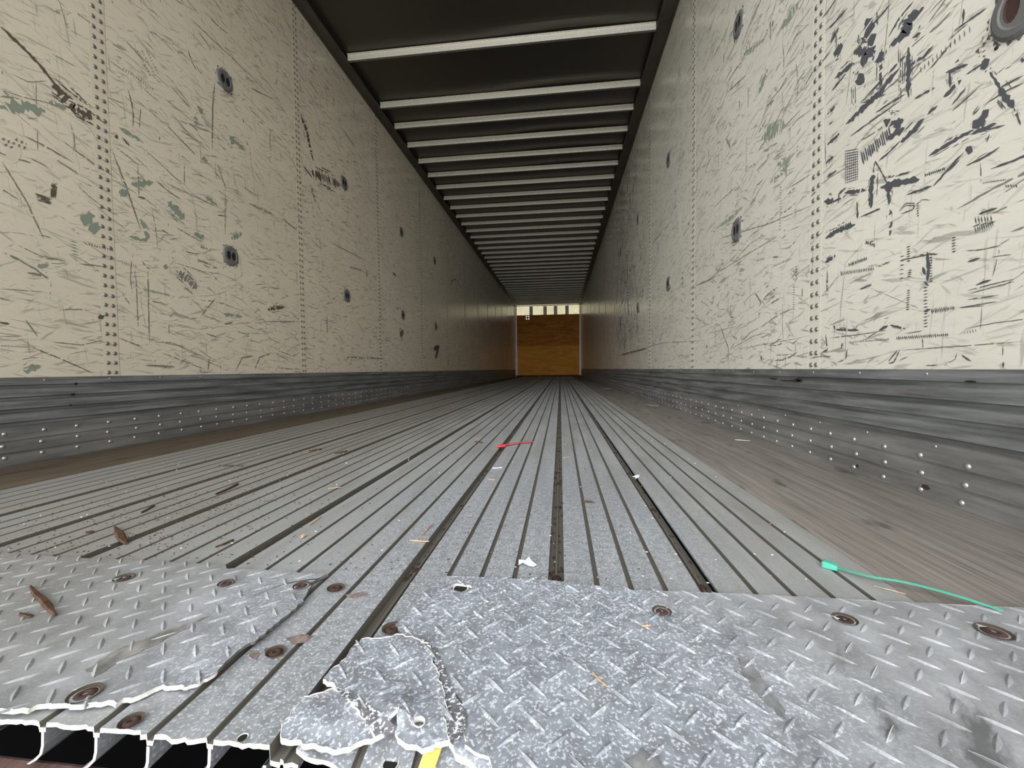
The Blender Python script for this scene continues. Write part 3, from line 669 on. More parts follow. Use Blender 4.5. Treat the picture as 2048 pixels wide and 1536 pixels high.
for k, b in enumerate(BOWS):
    L = [(-1.17, 1.15)][0]
    if first is None:
        mb = MB(); n = 1
        pr = [(.034, .057), (.030, .057), (.030, .004), (.028, 0), (.003, 0), (0, .003), (0, .052), (-.012, .054), (-.012, .057), (.004, .057), (.004, .006), (.026, .006)]
        # hat section: near face, bottom face, far face with small flanges
        pr = [(-.012, .044), (0, .043), (0, .004), (.003, 0), (.024, 0), (.027, .004), (.027, .043), (.039, .044), (.039, .046), (-.012, .046)]
        V = []; np_ = len(pr); xs = [-1.19, -.6, 0, .6, 1.172]
        for x in xs: V += [(x, y - .017, z) for y, z in pr]
        F = [(r * np_ + j, r * np_ + (j + 1) % np_, (r + 1) * np_ + (j + 1) % np_, (r + 1) * np_ + j) for r in range(len(xs) - 1) for j in range(np_)]
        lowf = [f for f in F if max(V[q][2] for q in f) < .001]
        mb.add(V, [f for f in F if f not in lowf], 'bow'); mb.add(V, lowf, 'bowshade'); o = mb.build('roof_bow'); first = o
    else:
        o = bpy.data.objects.new('roof_bow', first.data); COL.objects.link(o)
    o.location = (0, b + .017, 2.744)
    j = len(BOWS) - 1 - k
    if k == 0: lab = 'nearest galvanised roof bow, set apart by the widest gap, crossing the dark ceiling'
    elif k < 20: lab = 'galvanised roof bow crossing the dark ceiling, %s one back from the camera' % ords[k]
    elif j == 0: lab = 'last galvanised roof bow, right against the bright strip over the plywood front wall'
    else: lab = 'galvanised roof bow deep inside the trailer, %s one out from the front wall' % ords[j + 0 + 1 - 0] if j + 1 < 20 else 'galvanised roof bow'
    tag(o, lab, 'roof beam', 'roof bows under the dark ceiling sheet')

# ------------------------------------------------------------------ front wall
mb = MB(); zb, zt = 2.37, HC
V = []; F = []; n = 96
for i in range(n + 1):
    x = -W + 2 * W * i / n
    for j in range(9):
        z = zb + (zt - zb) * j / 8
        V.append((x, YE + .02 + .02 * math.cos(x * 2 * math.pi / .42) * (1 - .5 * j / 8) + .01 * noise.noise(Vector((x * 3, z * 6, 0))), z))
for i in range(n):
    for j in range(8): a = i * 9 + j; F.append((a, a + 9, a + 10, a + 1))
mb.add(V, F, 'trans')
wf = tag(mb.build('wall_front', smooth=True), kind='structure')
def drilled(x0, x1, z0, z1, y0, y1, m):      # sheet with four small daylight holes in its upper left
    mb = MB(); xs = [x0, -.842, -.806, -.754, -.718, x1]; zs = [z0, 2.212, 2.252, 2.302, 2.342, z1]
    for i in range(5):
        for j in range(5):
            if i in (1, 3) and j in (1, 3): continue
            mb.box((xs[i], y0, zs[j]), (xs[i + 1], y1, zs[j + 1]), m)
    return mb
drilled(-W - .03, W + .03, -.1, 2.372, YE + .0145, YE + .02, 'black').build('light_stop_sheet', wf)  # unseen black sheet added to stop sky light leaking through plywood gaps
drilled(-W, .17, 1.190, 2.375, YE - .004, YE + .014, 'plyU').build('plywood_sheet', wf)
mb = MB(); mb.box((.173, YE - .004, 1.190), (W, YE + .014, 2.375), 'plyU'); mb.build('plywood_sheet', wf)
mb = MB(); mb.box((-W, YE - .006, .0), (W, YE + .014, 1.186), 'plyL'); mb.build('plywood_sheet', wf)
for x in (-.642, -.104, .297, .733):
    mb = MB(); w = .066; mb.add([(x - w, YE - .01, 2.372), (x - w, YE - .01, 2.70), (x - w * .6, YE - .04, 2.70), (x - w * .6, YE - .04, 2.372),
        (x + w * .6, YE - .04, 2.372), (x + w * .6, YE - .04, 2.70), (x + w, YE - .01, 2.70), (x + w, YE - .01, 2.372)],
        [(0, 1, 2, 3), (3, 2, 5, 4), (4, 5, 6, 7), (1, 6, 5, 2), (0, 3, 4, 7)], 'skirt'); mb.build('stiffener_rib', wf)
mb = MB(); mb.box((-W, YE - .05, 2.715), (W, YE, 2.745), 'bow'); mb.build('header_trim', wf)
mb = MB(); mb.box((-W, YE - .02, 0), (W, YE - .0065, .05), 'rust'); mb.build('floor_angle', wf)
for s, nm in ((-1, 'trim_3'), (1, 'trim_4')):
    mb = MB(); V = []; n = 10; r = .055
    for z in (0, 2.74):
        for t in range(n + 1):
            a = t / n * math.pi / 2
            V.append((s * (W - .004 - r * (1 - math.sin(a)) * 1.2), YE - .008 - r * (1 - math.cos(a)) * 1.2, z))
    F = [(t, t + 1, t + n + 2, t + n + 1) for t in range(n)]
    if s > 0: F = [tuple(reversed(f)) for f in F]
    mb.add(V, F, 'post')
    tag(mb.build(nm, smooth=True), kind='structure')
# ------------------------------------------------------------------ tie-down sockets
def socket(y, z, s, lab, rusty=False, r=.047):
    t = empty('tie_down_socket', (s * W, y, z))
    S2 = -s
    mb = MB(); n = 28
    prof = [(r * 1.12, .000), (r * 1.1, .003), (r * .98, .0065), (r * .78, .0075), (r * .72, .006)]
    V = []; F = []
    for rr, h in prof:
        for k in range(n): a = 2 * math.pi * k / n; V.append((S2 * h, rr * math.cos(a), rr * math.sin(a)))
    for q in range(len(prof) - 1):
        for k in range(n): F.append((q * n + k, q * n + (k + 1) % n, (q + 1) * n + (k + 1) % n, (q + 1) * n + k))
    # bar plate across with two slots: build face with holes
    outer = [(r * .72 * math.cos(2 * math.pi * k / n), r * .72 * math.sin(2 * math.pi * k / n)) for k in range(n)]
    holes = []
    for cx in (-.34, .34):
        holes.append([(r * (cx + .28 * math.cos(2 * math.pi * k / 16)), r * .47 * math.sin(2 * math.pi * k / 16)) for k in range(16)])
    pts = [Vector(p) for p in outer + holes[0] + holes[1]]
    ed = [(k, (k + 1) % n) for k in range(n)] + [(n + k, n + (k + 1) % 16) for k in range(16)] + [(n + 16 + k, n + 16 + (k + 1) % 16) for k in range(16)]
    vv, _, ff, *_ = delaunay_2d_cdt(pts, ed, [], 2, 1e-6)
    keep = []
    for f in ff:
        c = sum((vv[i] for i in f), Vector((0, 0))) / len(f)
        if c.length > r * .72: continue
        if any(((c.x - r * cx) / (r * .28)) ** 2 + (c.y / (r * .47)) ** 2 < .96 for cx in (-.34, .34)): continue
        keep.append(tuple(f))
    mb.add(V, F, 'sock'); mb.add([(S2 * .006, v.x, v.y) for v in vv], keep, 'sock')
    mb.build('flange', t, False)
    for cx in (-.34, .34):
        mb = MB(); q = [(r * (cx + .28 * math.cos(2 * math.pi * k / 16)), r * .47 * math.sin(2 * math.pi * k / 16)) for k in range(16)]
        V = [(S2 * .006, a, b) for a, b in q] + [(S2 * .0012, a * .98 + .0006, b * .9) for a, b in q]
        mb.add(V, [(k, (k + 1) % 16, (k + 1) % 16 + 16, k + 16) for k in range(16)] + [tuple(range(16, 32))], 'rust' if rusty else 'dark')
        mb.build('slot', t)
    mb = MB()     # chipped liner edge around the hole
    for k in range(22):
        a = 2 * math.pi * k / 22 + R.uniform(-.1, .1); rr = r * (1.12 + R.uniform(0, .10)); l = r * R.uniform(.03, .14)
        c, d = math.cos(a), math.sin(a)
        mb.add([(S2 * .0008, c * rr - d * l, d * rr + c * l), (S2 * .0008, c * rr + d * l, d * rr - c * l), (S2 * .0008, c * (rr + l), d * (rr + l))], [(0, 1, 2)], 'scuff')
    mb.build('chipped_rim', t)
    for a in (.8, 2.35, 3.9, 5.5):
        d = dome(.004, .003, 'sock', 2, 8); mb = MB()
        mb.add([(S2 * vx, vy + math.cos(a) * r * 1.28, vz + math.sin(a) * r * 1.28) for vx, vy, vz in d.v], d.f, 'dark'); mb.build('screw', t)
    tag(t, lab, 'tie-down socket', 'round tie-down sockets on the %s wall' % ('left' if s < 0 else 'right'))
M['sock'] = mat('socket_metal', (.19, .19, .185), .5, .4)
o2 = ['second', 'third', 'fourth', 'fifth']
for s in (-1, 1):
    nm = 'left' if s < 0 else 'right'
    for k in range(4):
        for zz, hh in ((.905, 'lower'), (1.815, 'upper')):
            lab = ('nearest grey tie-down socket of the %s row on the %s wall' % (hh, nm)) if k == 0 and not (s > 0 and hh == 'lower') else \
                  'grey tie-down socket in the %s row on the %s wall, %s from the camera' % (hh, nm, o2[k - 1] if not (s > 0 and hh == 'lower') else o2[k])
            socket(2.038 + PAN * (k if k else 0) - (.012 if k else 0) + (0 if s < 0 else -.02), zz + (.0 if s < 0 else .006), s, lab)
socket(.838, .918, 1, 'large worn tie-down socket with brown slot in the top right corner of the view', True, .052)

# ------------------------------------------------------------------ torn tread plates
def poly_mesh(outline, holes, zf, step, lugs, matname, thick=.003, box=None, rimw=None, rawf=lambda p: True):
    """sheet with a traced outline; zf(x, y) gives its dented height"""
    pts = [Vector(p) for p in outline]; ed = [(i, (i + 1) % len(pts)) for i in range(len(pts))]
    from mathutils.geometry import intersect_point_tri_2d
    def inside(x, y, poly):
        c = False; j = len(poly) - 1
        for i in range(len(poly)):
            xi, yi = poly[i]; xj, yj = poly[j]
            if (yi > y) != (yj > y) and x < (xj - xi) * (y - yi) / (yj - yi) + xi: c = not c
            j = i
        return c
    for h in holes:
        b = len(pts); pts += [Vector(p) for p in h]; ed += [(b + i, b + (i + 1) % len(h)) for i in range(len(h))]
    xs = [p[0] for p in outline]; ys = [p[1] for p in outline]
    x = min(xs)
    while x < max(xs):
        y = min(ys)
        while y < max(ys):
            a, b = x + R.uniform(-.2, .2) * step, y + R.uniform(-.2, .2) * step
            if inside(a, b, outline) and not any(inside(a, b, h) for h in holes): pts.append(Vector((a, b)))
            y += step
        x += step
    vv, ee, ff, ov, oe, of = delaunay_2d_cdt(pts, ed, [], 0, 1e-7)
    keep = []
    for f in ff:
        c = sum((vv[i] for i in f), Vector((0, 0))) / len(f)
        if inside(c.x, c.y, outline) and not any(inside(c.x, c.y, h) for h in holes): keep.append(tuple(f))
    mb = MB()
    top = [(v.x, v.y, zf(v.x, v.y)) for v in vv]; bot = [(x, y, z - thick) for x, y, z in top]
    mb.add(top, keep, matname); mb.add(bot, [tuple(reversed(f)) for f in keep], matname)
    cnt = {}
    for f in keep:
        for i in range(len(f)):
            e = (f[i], f[(i + 1) % len(f)]); cnt[e] = 1
    rim = [(a, b) for (a, b) in cnt if (b, a) not in cnt]
    V = []; F = []
    for a, b in rim:
        o = len(V); V += [top[a], top[b], bot[b], bot[a]]; F.append((o, o + 3, o + 2, o + 1))
    mb.add(V, [f for f in F if rawf(V[f[0]])], 'raw'); mb.add(V, [f for f in F if not rawf(V[f[0]])], 'aluside')
    if rimw:     # burr: bright bent-up lip along the torn edge
        V = []; F = []
        for a, b in rim:
            if not rimw(top[a]) or not rimw(top[b]): continue
            o = len(V); 
            for q in (a, b):
                x, y, z = top[q]; k = .0006 + .0008 * abs(noise.noise(Vector((x * 200, y * 200, 0))))
                V += [(x, y, z + .0002), (x, y + k * 1.5, z + .0007)]
            F.append((o, o + 1, o + 3, o + 2))
        if F: mb.add(V, F, 'raw')
    # raised lens-shaped lugs
    X0, Yr, px, py = .809, .4965, .0365, .0345
    for i in range(-62, 16):
        for j in range(-10, 10):
            for kind in (0, 1):
                cx = X0 + px * i + (px / 2 if kind else 0); cyy = Yr + py * j + (py / 2 if kind else 0)
                if not lugs: continue
                dr = lugs  # +1: right plate layout, -1: left plate layout
                cx2, cy2 = (cx, cyy) if dr > 0 else (cx - .0015, cyy + (0 if j else 0) - .0035)
                if not inside(cx2, cy2, outline) or any(inside(cx2, cy2, h) for h in holes): continue
                if box and not box(cx2, cy2): continue
                ang = -math.pi / 4 if (kind == 0) == (dr > 0) else math.pi / 4
                if dr < 0: ang = (math.pi / 4 if kind == 0 else -math.pi / 4)
                L, wd, h = .0125, .0026, .0013
                h *= .75 + .4 * (noise.noise(Vector((cx * 30, cyy * 30, 2))) + .5)
                c, s2 = math.cos(ang), math.sin(ang); V = []; n = 6
                def P(u, v, hh):
                    x = cx2 + u * c - v * s2; y = cy2 + u * s2 + v * c; return (x, y, zf(x, y) + hh)
                lo = [P(-L + 2 * L * t / n, wd * math.sin(math.pi * t / n) ** .8, 0) for t in range(n + 1)]
                hi = [P(-L + 2 * L * t / n, -wd * math.sin(math.pi * t / n) ** .8, 0) for t in range(n + 1)]
                jit = R.uniform(-.0004, .0004)
                ra = [P(-L + 2 * L * t / n, jit + .00028, h * math.sin(math.pi * t / n) ** .6 + .0001) for t in range(n + 1)]
                rb = [P(-L + 2 * L * t / n, jit - .00028, h * math.sin(math.pi * t / n) ** .6 + .0001) for t in range(n + 1)]
                V = lo + ra + rb + hi; m1 = n + 1
                fa = [(t + m1, t + m1 + 1, t + 1, t) for t in range(n)]; fb_ = [(t + 2 * m1, t + 2 * m1 + 1, t + m1 + 1, t + m1) for t in range(n)]
                fc = [(t + 3 * m1, t + 3 * m1 + 1, t + 2 * m1 + 1, t + 2 * m1) for t in range(n)]
                worn = R.random() < .8
                mb.add(V, fa + fc, matname)
                fr = R.random()
                mb.add(V, fb_, 'worn' if (kind == 0 and fr < .85) or fr < .35 else matname)  # painted ridge glint, more often on one lug direction
    return mb
def rough_line(P, amp=.0015, step=.004, seed=0):
    out = []
    for a, b in zip(P, P[1:]):
        l = math.dist(a, b); n = max(1, int(l / step))
        for k in range(n):
            t = k / n; x, y = a[0] + (b[0] - a[0]) * t, a[1] + (b[1] - a[1]) * t
            out.append((x + amp * noise.noise(Vector((x * 150, y * 150, seed))), y + amp * noise.noise(Vector((x * 150, y * 150, seed + 9)))))
    out.append(P[-1]); return out
def fl(*pp, z=.004): return [on_floor(x, y, z) for x, y in pp]
def hole(cx, cy, rx, ry, z=.004, n=14, rag=.15, rot=0):
    x, y = on_floor(cx, cy, z); out = []
    for k in range(n):
        a = 2 * math.pi * k / n; q = 1 + R.uniform(-rag, rag); u, v = rx * q * math.cos(a), ry * q * math.sin(a)
        out.append((x + u * math.cos(rot) - v * math.sin(rot), y + u * math.sin(rot) + v * math.cos(rot)))
    return out

def zr(x, y):
    z = .0042 + .0012 * noise.noise(Vector((x * 6, y * 8, 1))) + .0007 * noise.noise(Vector((x * 25, y * 30, 4)))
    return z
plateR_out = rough_line(fl((990, 1560), (985, 1530), (975, 1512), (950, 1500), (932, 1488), (928, 1462), (935, 1430), (922, 1402), (903, 1375), (893, 1350), (883, 1325), (874, 1300),
                           (858, 1285), (815, 1275), (800, 1262), (790, 1250), (815, 1228), (840, 1195), (868, 1168), (893, 1152)), .0024, .003, 3)
plateR_out += [on_floor(1096, 1160, .004), on_floor(1266, 1181, .004), (.714, .539), (.893, .5395), (W - .02, .5395), (W - .02, .24), (.44, .24)]
holesR = [fl((900, 1172), (912, 1167), (940, 1170), (944, 1173), (940, 1182), (925, 1184), (903, 1179))]
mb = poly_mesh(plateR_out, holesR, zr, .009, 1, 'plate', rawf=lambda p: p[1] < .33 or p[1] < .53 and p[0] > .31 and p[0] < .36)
pr = tag(mb.build('tread_plate'), 'large diamond tread plate with lens-shaped lugs covering the right side of the rear floor edge', 'tread plate', 'torn tread plates on the rear sill')
def zl(x, y):
    t = max(0, 1 - abs(x - .142) / .03) * max(0, 1 - abs(y - .4) / .16)
    f = max(0, .335 - y)
    return .0044 + .0035 * t + .0011 * noise.noise(Vector((x * 7, y * 9, 8))) + f * .05
plateL_out = rough_line([(-W + .02, .553), (-.424, .553), (-.273, .547), (-.152, .549), (-.024, .547)], .0003, .05) + \
    rough_line(fl((450, 1137), (560, 1141), (655, 1150), (640, 1158), (622, 1165), (618, 1180), (605, 1205), (575, 1232), (545, 1258), (515, 1285), (480, 1305), (450, 1332), (420, 1360), (385, 1375), (345, 1378),
                  (325, 1374), (300, 1385), (280, 1395), (262, 1402), (248, 1400), (232, 1412), (215, 1408), (190, 1410), (165, 1416), (120, 1415), (75, 1416), (60, 1424), (20, 1428), (-40, 1430)), .0028, .0022, 6)[1:]
plateL_out += [(-.3, .27), (-W + .02, .27)]
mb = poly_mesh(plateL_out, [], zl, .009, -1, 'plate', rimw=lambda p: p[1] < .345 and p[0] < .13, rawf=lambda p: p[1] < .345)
plL = tag(mb.build('tread_plate'), 'diamond tread plate with bright jagged torn edge on the left rear floor', 'tread plate', 'torn tread plates on the rear sill')
# crack running in from the torn corner of the left plate
mb = MB(); cr = rough_line(fl((655, 1150), (632, 1160), (600, 1163), (570, 1168), (545, 1178), (520, 1188), (495, 1197)), .0015, .006, 2); V = []; F = []
for k, (x, y) in enumerate(cr):
    w = .0012 * (1 - k / len(cr)) + .0002; V += [(x, y + w, zl(x, y) + .0004), (x, y - w, zl(x, y) + .0004)]
F = [(2 * k, 2 * k + 1, 2 * k + 3, 2 * k + 2) for k in range(len(cr) - 1)]; mb.add(V, F, 'black'); mb.build('crack', plL)

def zc(x, y):
    x1, y1 = on_floor(798, 1425, .006); d = math.hypot(x - x1, (y - y1))
    return .006 + .0022 * noise.noise(Vector((x * 22, y * 26, 3))) + .0009 * noise.noise(Vector((x * 90, y * 90, 3))) + .006 * math.exp(-(d / .012) ** 2) - .12 * max(0, .315 - y)
frag = rough_line(fl((725, 1280), (770, 1276), (800, 1268), (835, 1280), (856, 1290), (866, 1320), (878, 1350), (888, 1385), (890, 1420), (893, 1455), (897, 1480), (878, 1480), (855, 1492), (845, 1495),
                     (835, 1488), (810, 1484), (795, 1478), (790, 1462), (797, 1440), (795, 1432), (780, 1446), (768, 1466), (752, 1470), (738, 1455), (722, 1432), (708, 1412), (695, 1392), (672, 1375), (645, 1360), (665, 1338), (690, 1318), (705, 1298), (725, 1280), z=.006), .0034, .0022, 5)[:-1]
mb = poly_mesh(frag, [hole(838, 1446, .0045, .0045, .006, 14, .05)], zc, .006, 1, 'plate', rimw=lambda p: True)
tag(mb.build('torn_plate_fragment'), 'crumpled torn scrap of tread plate with a round hole, above the yellow strap', 'metal scrap')
def zd(x, y):
    return .0045 + .0016 * noise.noise(Vector((x * 18, y * 22, 13))) + .0007 * noise.noise(Vector((x * 70, y * 70, 7))) - .14 * max(0, .31 - y)
frag2 = rough_line(fl((556, 1474), (566, 1450), (585, 1425), (605, 1403), (640, 1390), (665, 1382), (690, 1388), (712, 1410), (726, 1434), (742, 1458), (752, 1474), (742, 1482), (715, 1484), (700, 1492), (668, 1498), (640, 1490), (600, 1484), (556, 1474), z=.003), .0028, .0025, 15)[:-1]
mb = poly_mesh(frag2, [], zd, .006, 0, 'plate', rimw=lambda p: True)
tag(mb.build('torn_plate_fragment'), 'smooth buckled flap of torn metal with bright front edge, left of the crumpled scrap', 'metal scrap')
def patch(pp, zf, parent, amp=.0022, m='corr', nm='corroded_patch', z0=.005, seed=21):
    out = rough_line([on_floor(x, y, z0) for x, y in pp + pp[:1]], amp, .0022, seed)[:-1]
    b = poly_mesh(out, [], zf, .006, 0, m, thick=.0004, rawf=lambda p: False); return b.build(nm, parent)
fragO = bpy.data.objects['torn_plate_fragment']
patch([(672, 1380), (697, 1384), (722, 1402), (748, 1424), (776, 1444), (790, 1458), (786, 1470), (770, 1470), (748, 1462), (728, 1440), (708, 1414), (685, 1398)], lambda x, y: zc(x, y) + .0007, fragO)
patch([(820, 1272), (856, 1284), (874, 1300), (893, 1348), (920, 1402), (934, 1430), (930, 1462), (915, 1478), (898, 1474), (893, 1450), (890, 1420), (878, 1350), (866, 1320), (850, 1290)], lambda x, y: zr(x, y) + .0009, pr)
patch([(1475, 1312), (1500, 1322), (1520, 1350), (1535, 1380), (1560, 1400), (1575, 1440), (1550, 1420), (1520, 1395), (1500, 1370), (1482, 1340)], lambda x, y: zr(x, y) + .0005, pr, .003, 'smear', 'dark_smear')
patch([(1250, 1520), (1285, 1495), (1320, 1510), (1330, 1545), (1270, 1550)], lambda x, y: zr(x, y) + .0005, pr, .003, 'smear', 'dark_smear')
patch([(170, 1340), (230, 1300), (330, 1262), (420, 1232), (330, 1280), (240, 1322), (190, 1352)], lambda x, y: zl(x, y) + .0005, plL, .003, 'smearL', 'dark_smear')
for q in ([(528, 1298), (548, 1292), (568, 1297), (566, 1312), (545, 1318), (530, 1312)], [(572, 1276), (600, 1268), (628, 1272), (610, 1284), (585, 1288)], [(500, 1300), (520, 1306), (512, 1320), (498, 1312)], [(690, 1190), (725, 1184), (735, 1190), (705, 1196)]):
    patch(q, lambda x, y: .0006, floor, .0012, 'rustst', 'rust_stain', .0005)
# dark corroded patches where the plate has peeled away
mb = poly_mesh(rough_line(fl((898, 1480), (935, 1462), (965, 1490), (980, 1510), (985, 1530), (965, 1534), (935, 1512), (912, 1502), (898, 1480), z=.001), .001, .004)[:-1], [], lambda x, y: .0012 - .3 * max(0, .30 - y), .007, 0, 'plate', thick=.006)
tag(mb.build('torn_plate_fragment'), 'curled thick metal chip with pale cut edge, right of the yellow strap', 'metal scrap')

# ------------------------------------------------------------------ bolts in plates
def bolt(px, py, r, z, lab, sunk=True, ry=1.0):
    x, y = on_floor(px, py, z); t = empty('plate_bolt', (x, y, z))
    mb = MB(); n = 16; prof = [(1.45, .0012), (1.2, .0003), (1.05, -.001), (1.0, -.0004), (.7, .0009), (.32, .0011), (.26, -.0005)]
    V = []; F = []
    for rr, h in prof:
        for k in range(n): a = 2 * math.pi * k / n; V.append((r * rr * math.cos(a), r * rr * math.sin(a) * ry, h))
    V.append((0, 0, -.0008)); 
    ringf = lambda q: [(q * n + k, q * n + (k + 1) % n, (q + 1) * n + (k + 1) % n, (q + 1) * n + k) for k in range(n)]
    mb.add(V, ringf(2) + ringf(3) + ringf(4) + ringf(5) + [((len(prof) - 1) * n + k, (len(prof) - 1) * n + (k + 1) % n, len(V) - 1) for k in range(n)], 'rust')
    mb.build('bolt_head', t, True)
    mb = MB(); mb.add(V, ringf(0) + ringf(1), 'dirt'); mb.build('washer_ring', t, True)
    tag(t, lab, 'bolt', 'rusty bolts holding the floor plates')
BL = [(248, 1156, .0085, zl, 'dark recessed bolt at the back edge of the left tread plate'), (452, 1167, .007, zl, 'brown bolt midway along the back edge of the left tread plate'),
      (603, 1172, .0075, zl, 'bolt at the torn right corner of the left tread plate beside the crack'), (170, 1388, .0085, zl, 'oval bolt near the front edge of the left tread plate'),
      (671, 1176, .0075, None, 'rusty round bolt on the bare floor just right of the cracked corner'), (551, 1304, .0065, None, 'red-brown rust button on the bare floor beside the tear'),
      (1324, 1223, .0075, zr, 'flat brown bolt in the middle of the right tread plate'), (1690, 1239, .0085, zr, 'deep dark bolt in the right plate below the green seal head'),
      (1988, 1264, .0105, zr, 'largest sunken bolt at the right edge of the right tread plate'), (785, 1257, .008, None, 'corroded bolt at the tip of the torn scrap'),
      (262, 1443, .006, None, 'small rusty bolt in the bare floor below the left plate edge')]
for px_, py_, r, zf, lab in BL:
    z = .002
    if zf: x, y = on_floor(px_, py_, .005); z = zf(x, y) + .0003
    bolt(px_, py_, r, z, lab)
for px_, py_, r, lab in ((921, 1177, .0088, 'large torn slot with a bright lip at the back edge of the right tread plate'), (485, 1476, .0035, 'empty round bolt hole in the bare floor left of the buckled flap'), (780, 1496, .0055, 'dark bolt hole in the lower metal under the crumpled scrap')):
    x, y = on_floor(px_, py_, .0005); z = bend(x, y) + .0006
    mb = MB(); n = 14; V = [(r * math.cos(k * 2 * math.pi / n), r * math.sin(k * 2 * math.pi / n), 0) for k in range(n)]
    V += [(1.2 * a, 1.2 * b, .0004) for a, b, c in V]
    mb.add(V, [tuple(range(n))], 'black'); mb.add(V, [(k, k + n, (k + 1) % n + n, (k + 1) % n) for k in range(n)], 'raw')
    o = mb.build('bolt_hole'); o.location = (x, y, z); tag(o, lab, 'bolt hole')

# ------------------------------------------------------------------ under the torn end
mb = MB(); mb.box((-W, .10, -.20), (W, .2945, -.0405), 'sill')
tag(mb.build('rear_sill', bevel=.004), 'rusty brown rear sill beam under the broken floor edge, bottom left', 'beam')
mb = MB(); mb.box((-W, .80, -.30), (W, .84, -.05), 'black'); mb.box((-W, .25, -.34), (W, .84, -.30), 'black')
tag(mb.build('cross_member'), 'black cross member deep under the broken floor boards', 'beam')
mb = MB(); mb.box((-30, -40, -1.35), (30, .2, -1.3), 'concrete'); mb.build('floor_yard'); tag(bpy.data.objects['floor_yard'], kind='structure')
# yellow strap
mb = MB(); pp = [on_floor(x, y, z) + (z,) for x, y, z in ((851, 1494, .0005), (887, 1484, .0005), (868, 1540, -.006), (835, 1540, -.006))]
n1 = Vector((0, 0, -.001))
V = pp + [(x, y, z - .0012) for x, y, z in pp]
mb.add(V, [(0, 3, 2, 1), (4, 5, 6, 7), (0, 1, 5, 4), (1, 2, 6, 5), (2, 3, 7, 6), (3, 0, 4, 7)], 'yellow')
ys_ = tag(mb.build('yellow_strap'), 'yellow flat strap poking out from under the torn scrap at the bottom edge', 'strap')
c = [Vector(p) for p in pp]; mb = MB(); V = []; n = 16
for rr in (1, .8):
    for k in range(n):
        u = .38 + .16 * rr * math.cos(k * 2 * math.pi / n); v = .22 + .11 * rr * math.sin(k * 2 * math.pi / n)
        V.append(tuple((c[0] * (1 - u) + c[1] * u) * (1 - v) + (c[3] * (1 - u) + c[2] * u) * v + Vector((0, 0, .0003))))
mb.add(V, [(k, (k + 1) % n, (k + 1) % n + n, k + n) for k in range(n)], 'yellowd'); mb.build('printed_ring', ys_)

# ------------------------------------------------------------------ litter
def strip(name, P, w, th, m, up=None, parent=None):
    """flat strap following the 3D points P"""
    mb = MB(); V = []; n = len(P)
    for i, p in enumerate(P):
        a = P[max(0, i - 1)]; b = P[min(n - 1, i + 1)]; d = Vector((b[0] - a[0], b[1] - a[1], 0)).normalized(); nn = Vector((-d.y, d.x, 0)) * (w[i] if isinstance(w, list) else w) / 2
        p = Vector(p)
        V += [tuple(p + nn), tuple(p - nn), tuple(p - nn + Vector((0, 0, th))), tuple(p + nn + Vector((0, 0, th)))]
    F = []
    for i in range(n - 1):
        a = 4 * i
        for k in range(4): F.append((a + k, a + (k + 1) % 4, a + 4 + (k + 1) % 4, a + 4 + k))
    F += [(0, 3, 2, 1), (4 * n - 4, 4 * n - 3, 4 * n - 2, 4 * n - 1)]
    mb.add(V, F, m); return mb.build(name, parent, bevel=min(th * .3, .0006))
def cr3(P, n=10):
    out = []
    for i in range(len(P) - 1):
        p0, p1, p2, p3 = [Vector(P[max(0, min(len(P) - 1, i + k))]) for k in (-1, 0, 1, 2)]
        for k in range(n):
            t = k / n; out.append(tuple(.5 * ((2 * p1) + (p2 - p0) * t + (2 * p0 - 5 * p1 + 4 * p2 - p3) * t * t + (3 * p1 - p0 - 3 * p2 + p3) * t ** 3)))
    out.append(tuple(P[-1])); return out
gs = empty('security_seal', (*on_floor(1648, 1127, 0), .0005)); gl = Vector(gs.location)
def loc(px, py, z): x, y = on_floor(px, py, z); return (x - gl.x, y - gl.y, z - gl.z)
band = cr3([loc(1678, 1137, .003), loc(1700, 1143, .0045), loc(1745, 1154, .006), loc(1800, 1163, .007), loc(1860, 1177, .007), (lambda q: q)(loc(1930, 1197, .0065)), loc(1985, 1215, .0045), loc(2020, 1226, .0012)])
sb = strip('seal_band', band, .0058, .0008, 'green_pl', parent=gs)
strip('band_rib', [(x, y, z + .0008) for x, y, z in band], .0009, .0006, 'green_pl', parent=sb)
h0 = Vector(loc(1645, 1128, .003)); h1 = Vector(loc(1676, 1137, .003)); d = (h1 - h0).normalized(); nn = Vector((-d.y, d.x, 0))
mb = MB(); V = []
for t, w_, hh in ((0, .0066, .0085), (.12, .0072, .009), (.7, .0060, .0078), (1, .0046, .006)):
    c = h0 + (h1 - h0) * t; c.z = 0
    V += [tuple(c + nn * w_ ), tuple(c - nn * w_), tuple(c - nn * w_ * .9 + Vector((0, 0, hh))), tuple(c + nn * w_ * .9 + Vector((0, 0, hh)))]
F = [(4 * i + k, 4 * i + (k + 1) % 4, 4 * i + 4 + (k + 1) % 4, 4 * i + 4 + k) for i in range(3) for k in range(4)] + [(0, 3, 2, 1), (12, 13, 14, 15)]
mb.add(V, F, 'green_pl'); mb.build('seal_head', gs, bevel=.0006)
strip('seal_neck', [tuple(h1 + d * t + Vector((0, 0, 0))) for t in (-.001, .004)], .002, .0012, 'green_pl', parent=gs)
mb = MB()          # faint dark print on the band
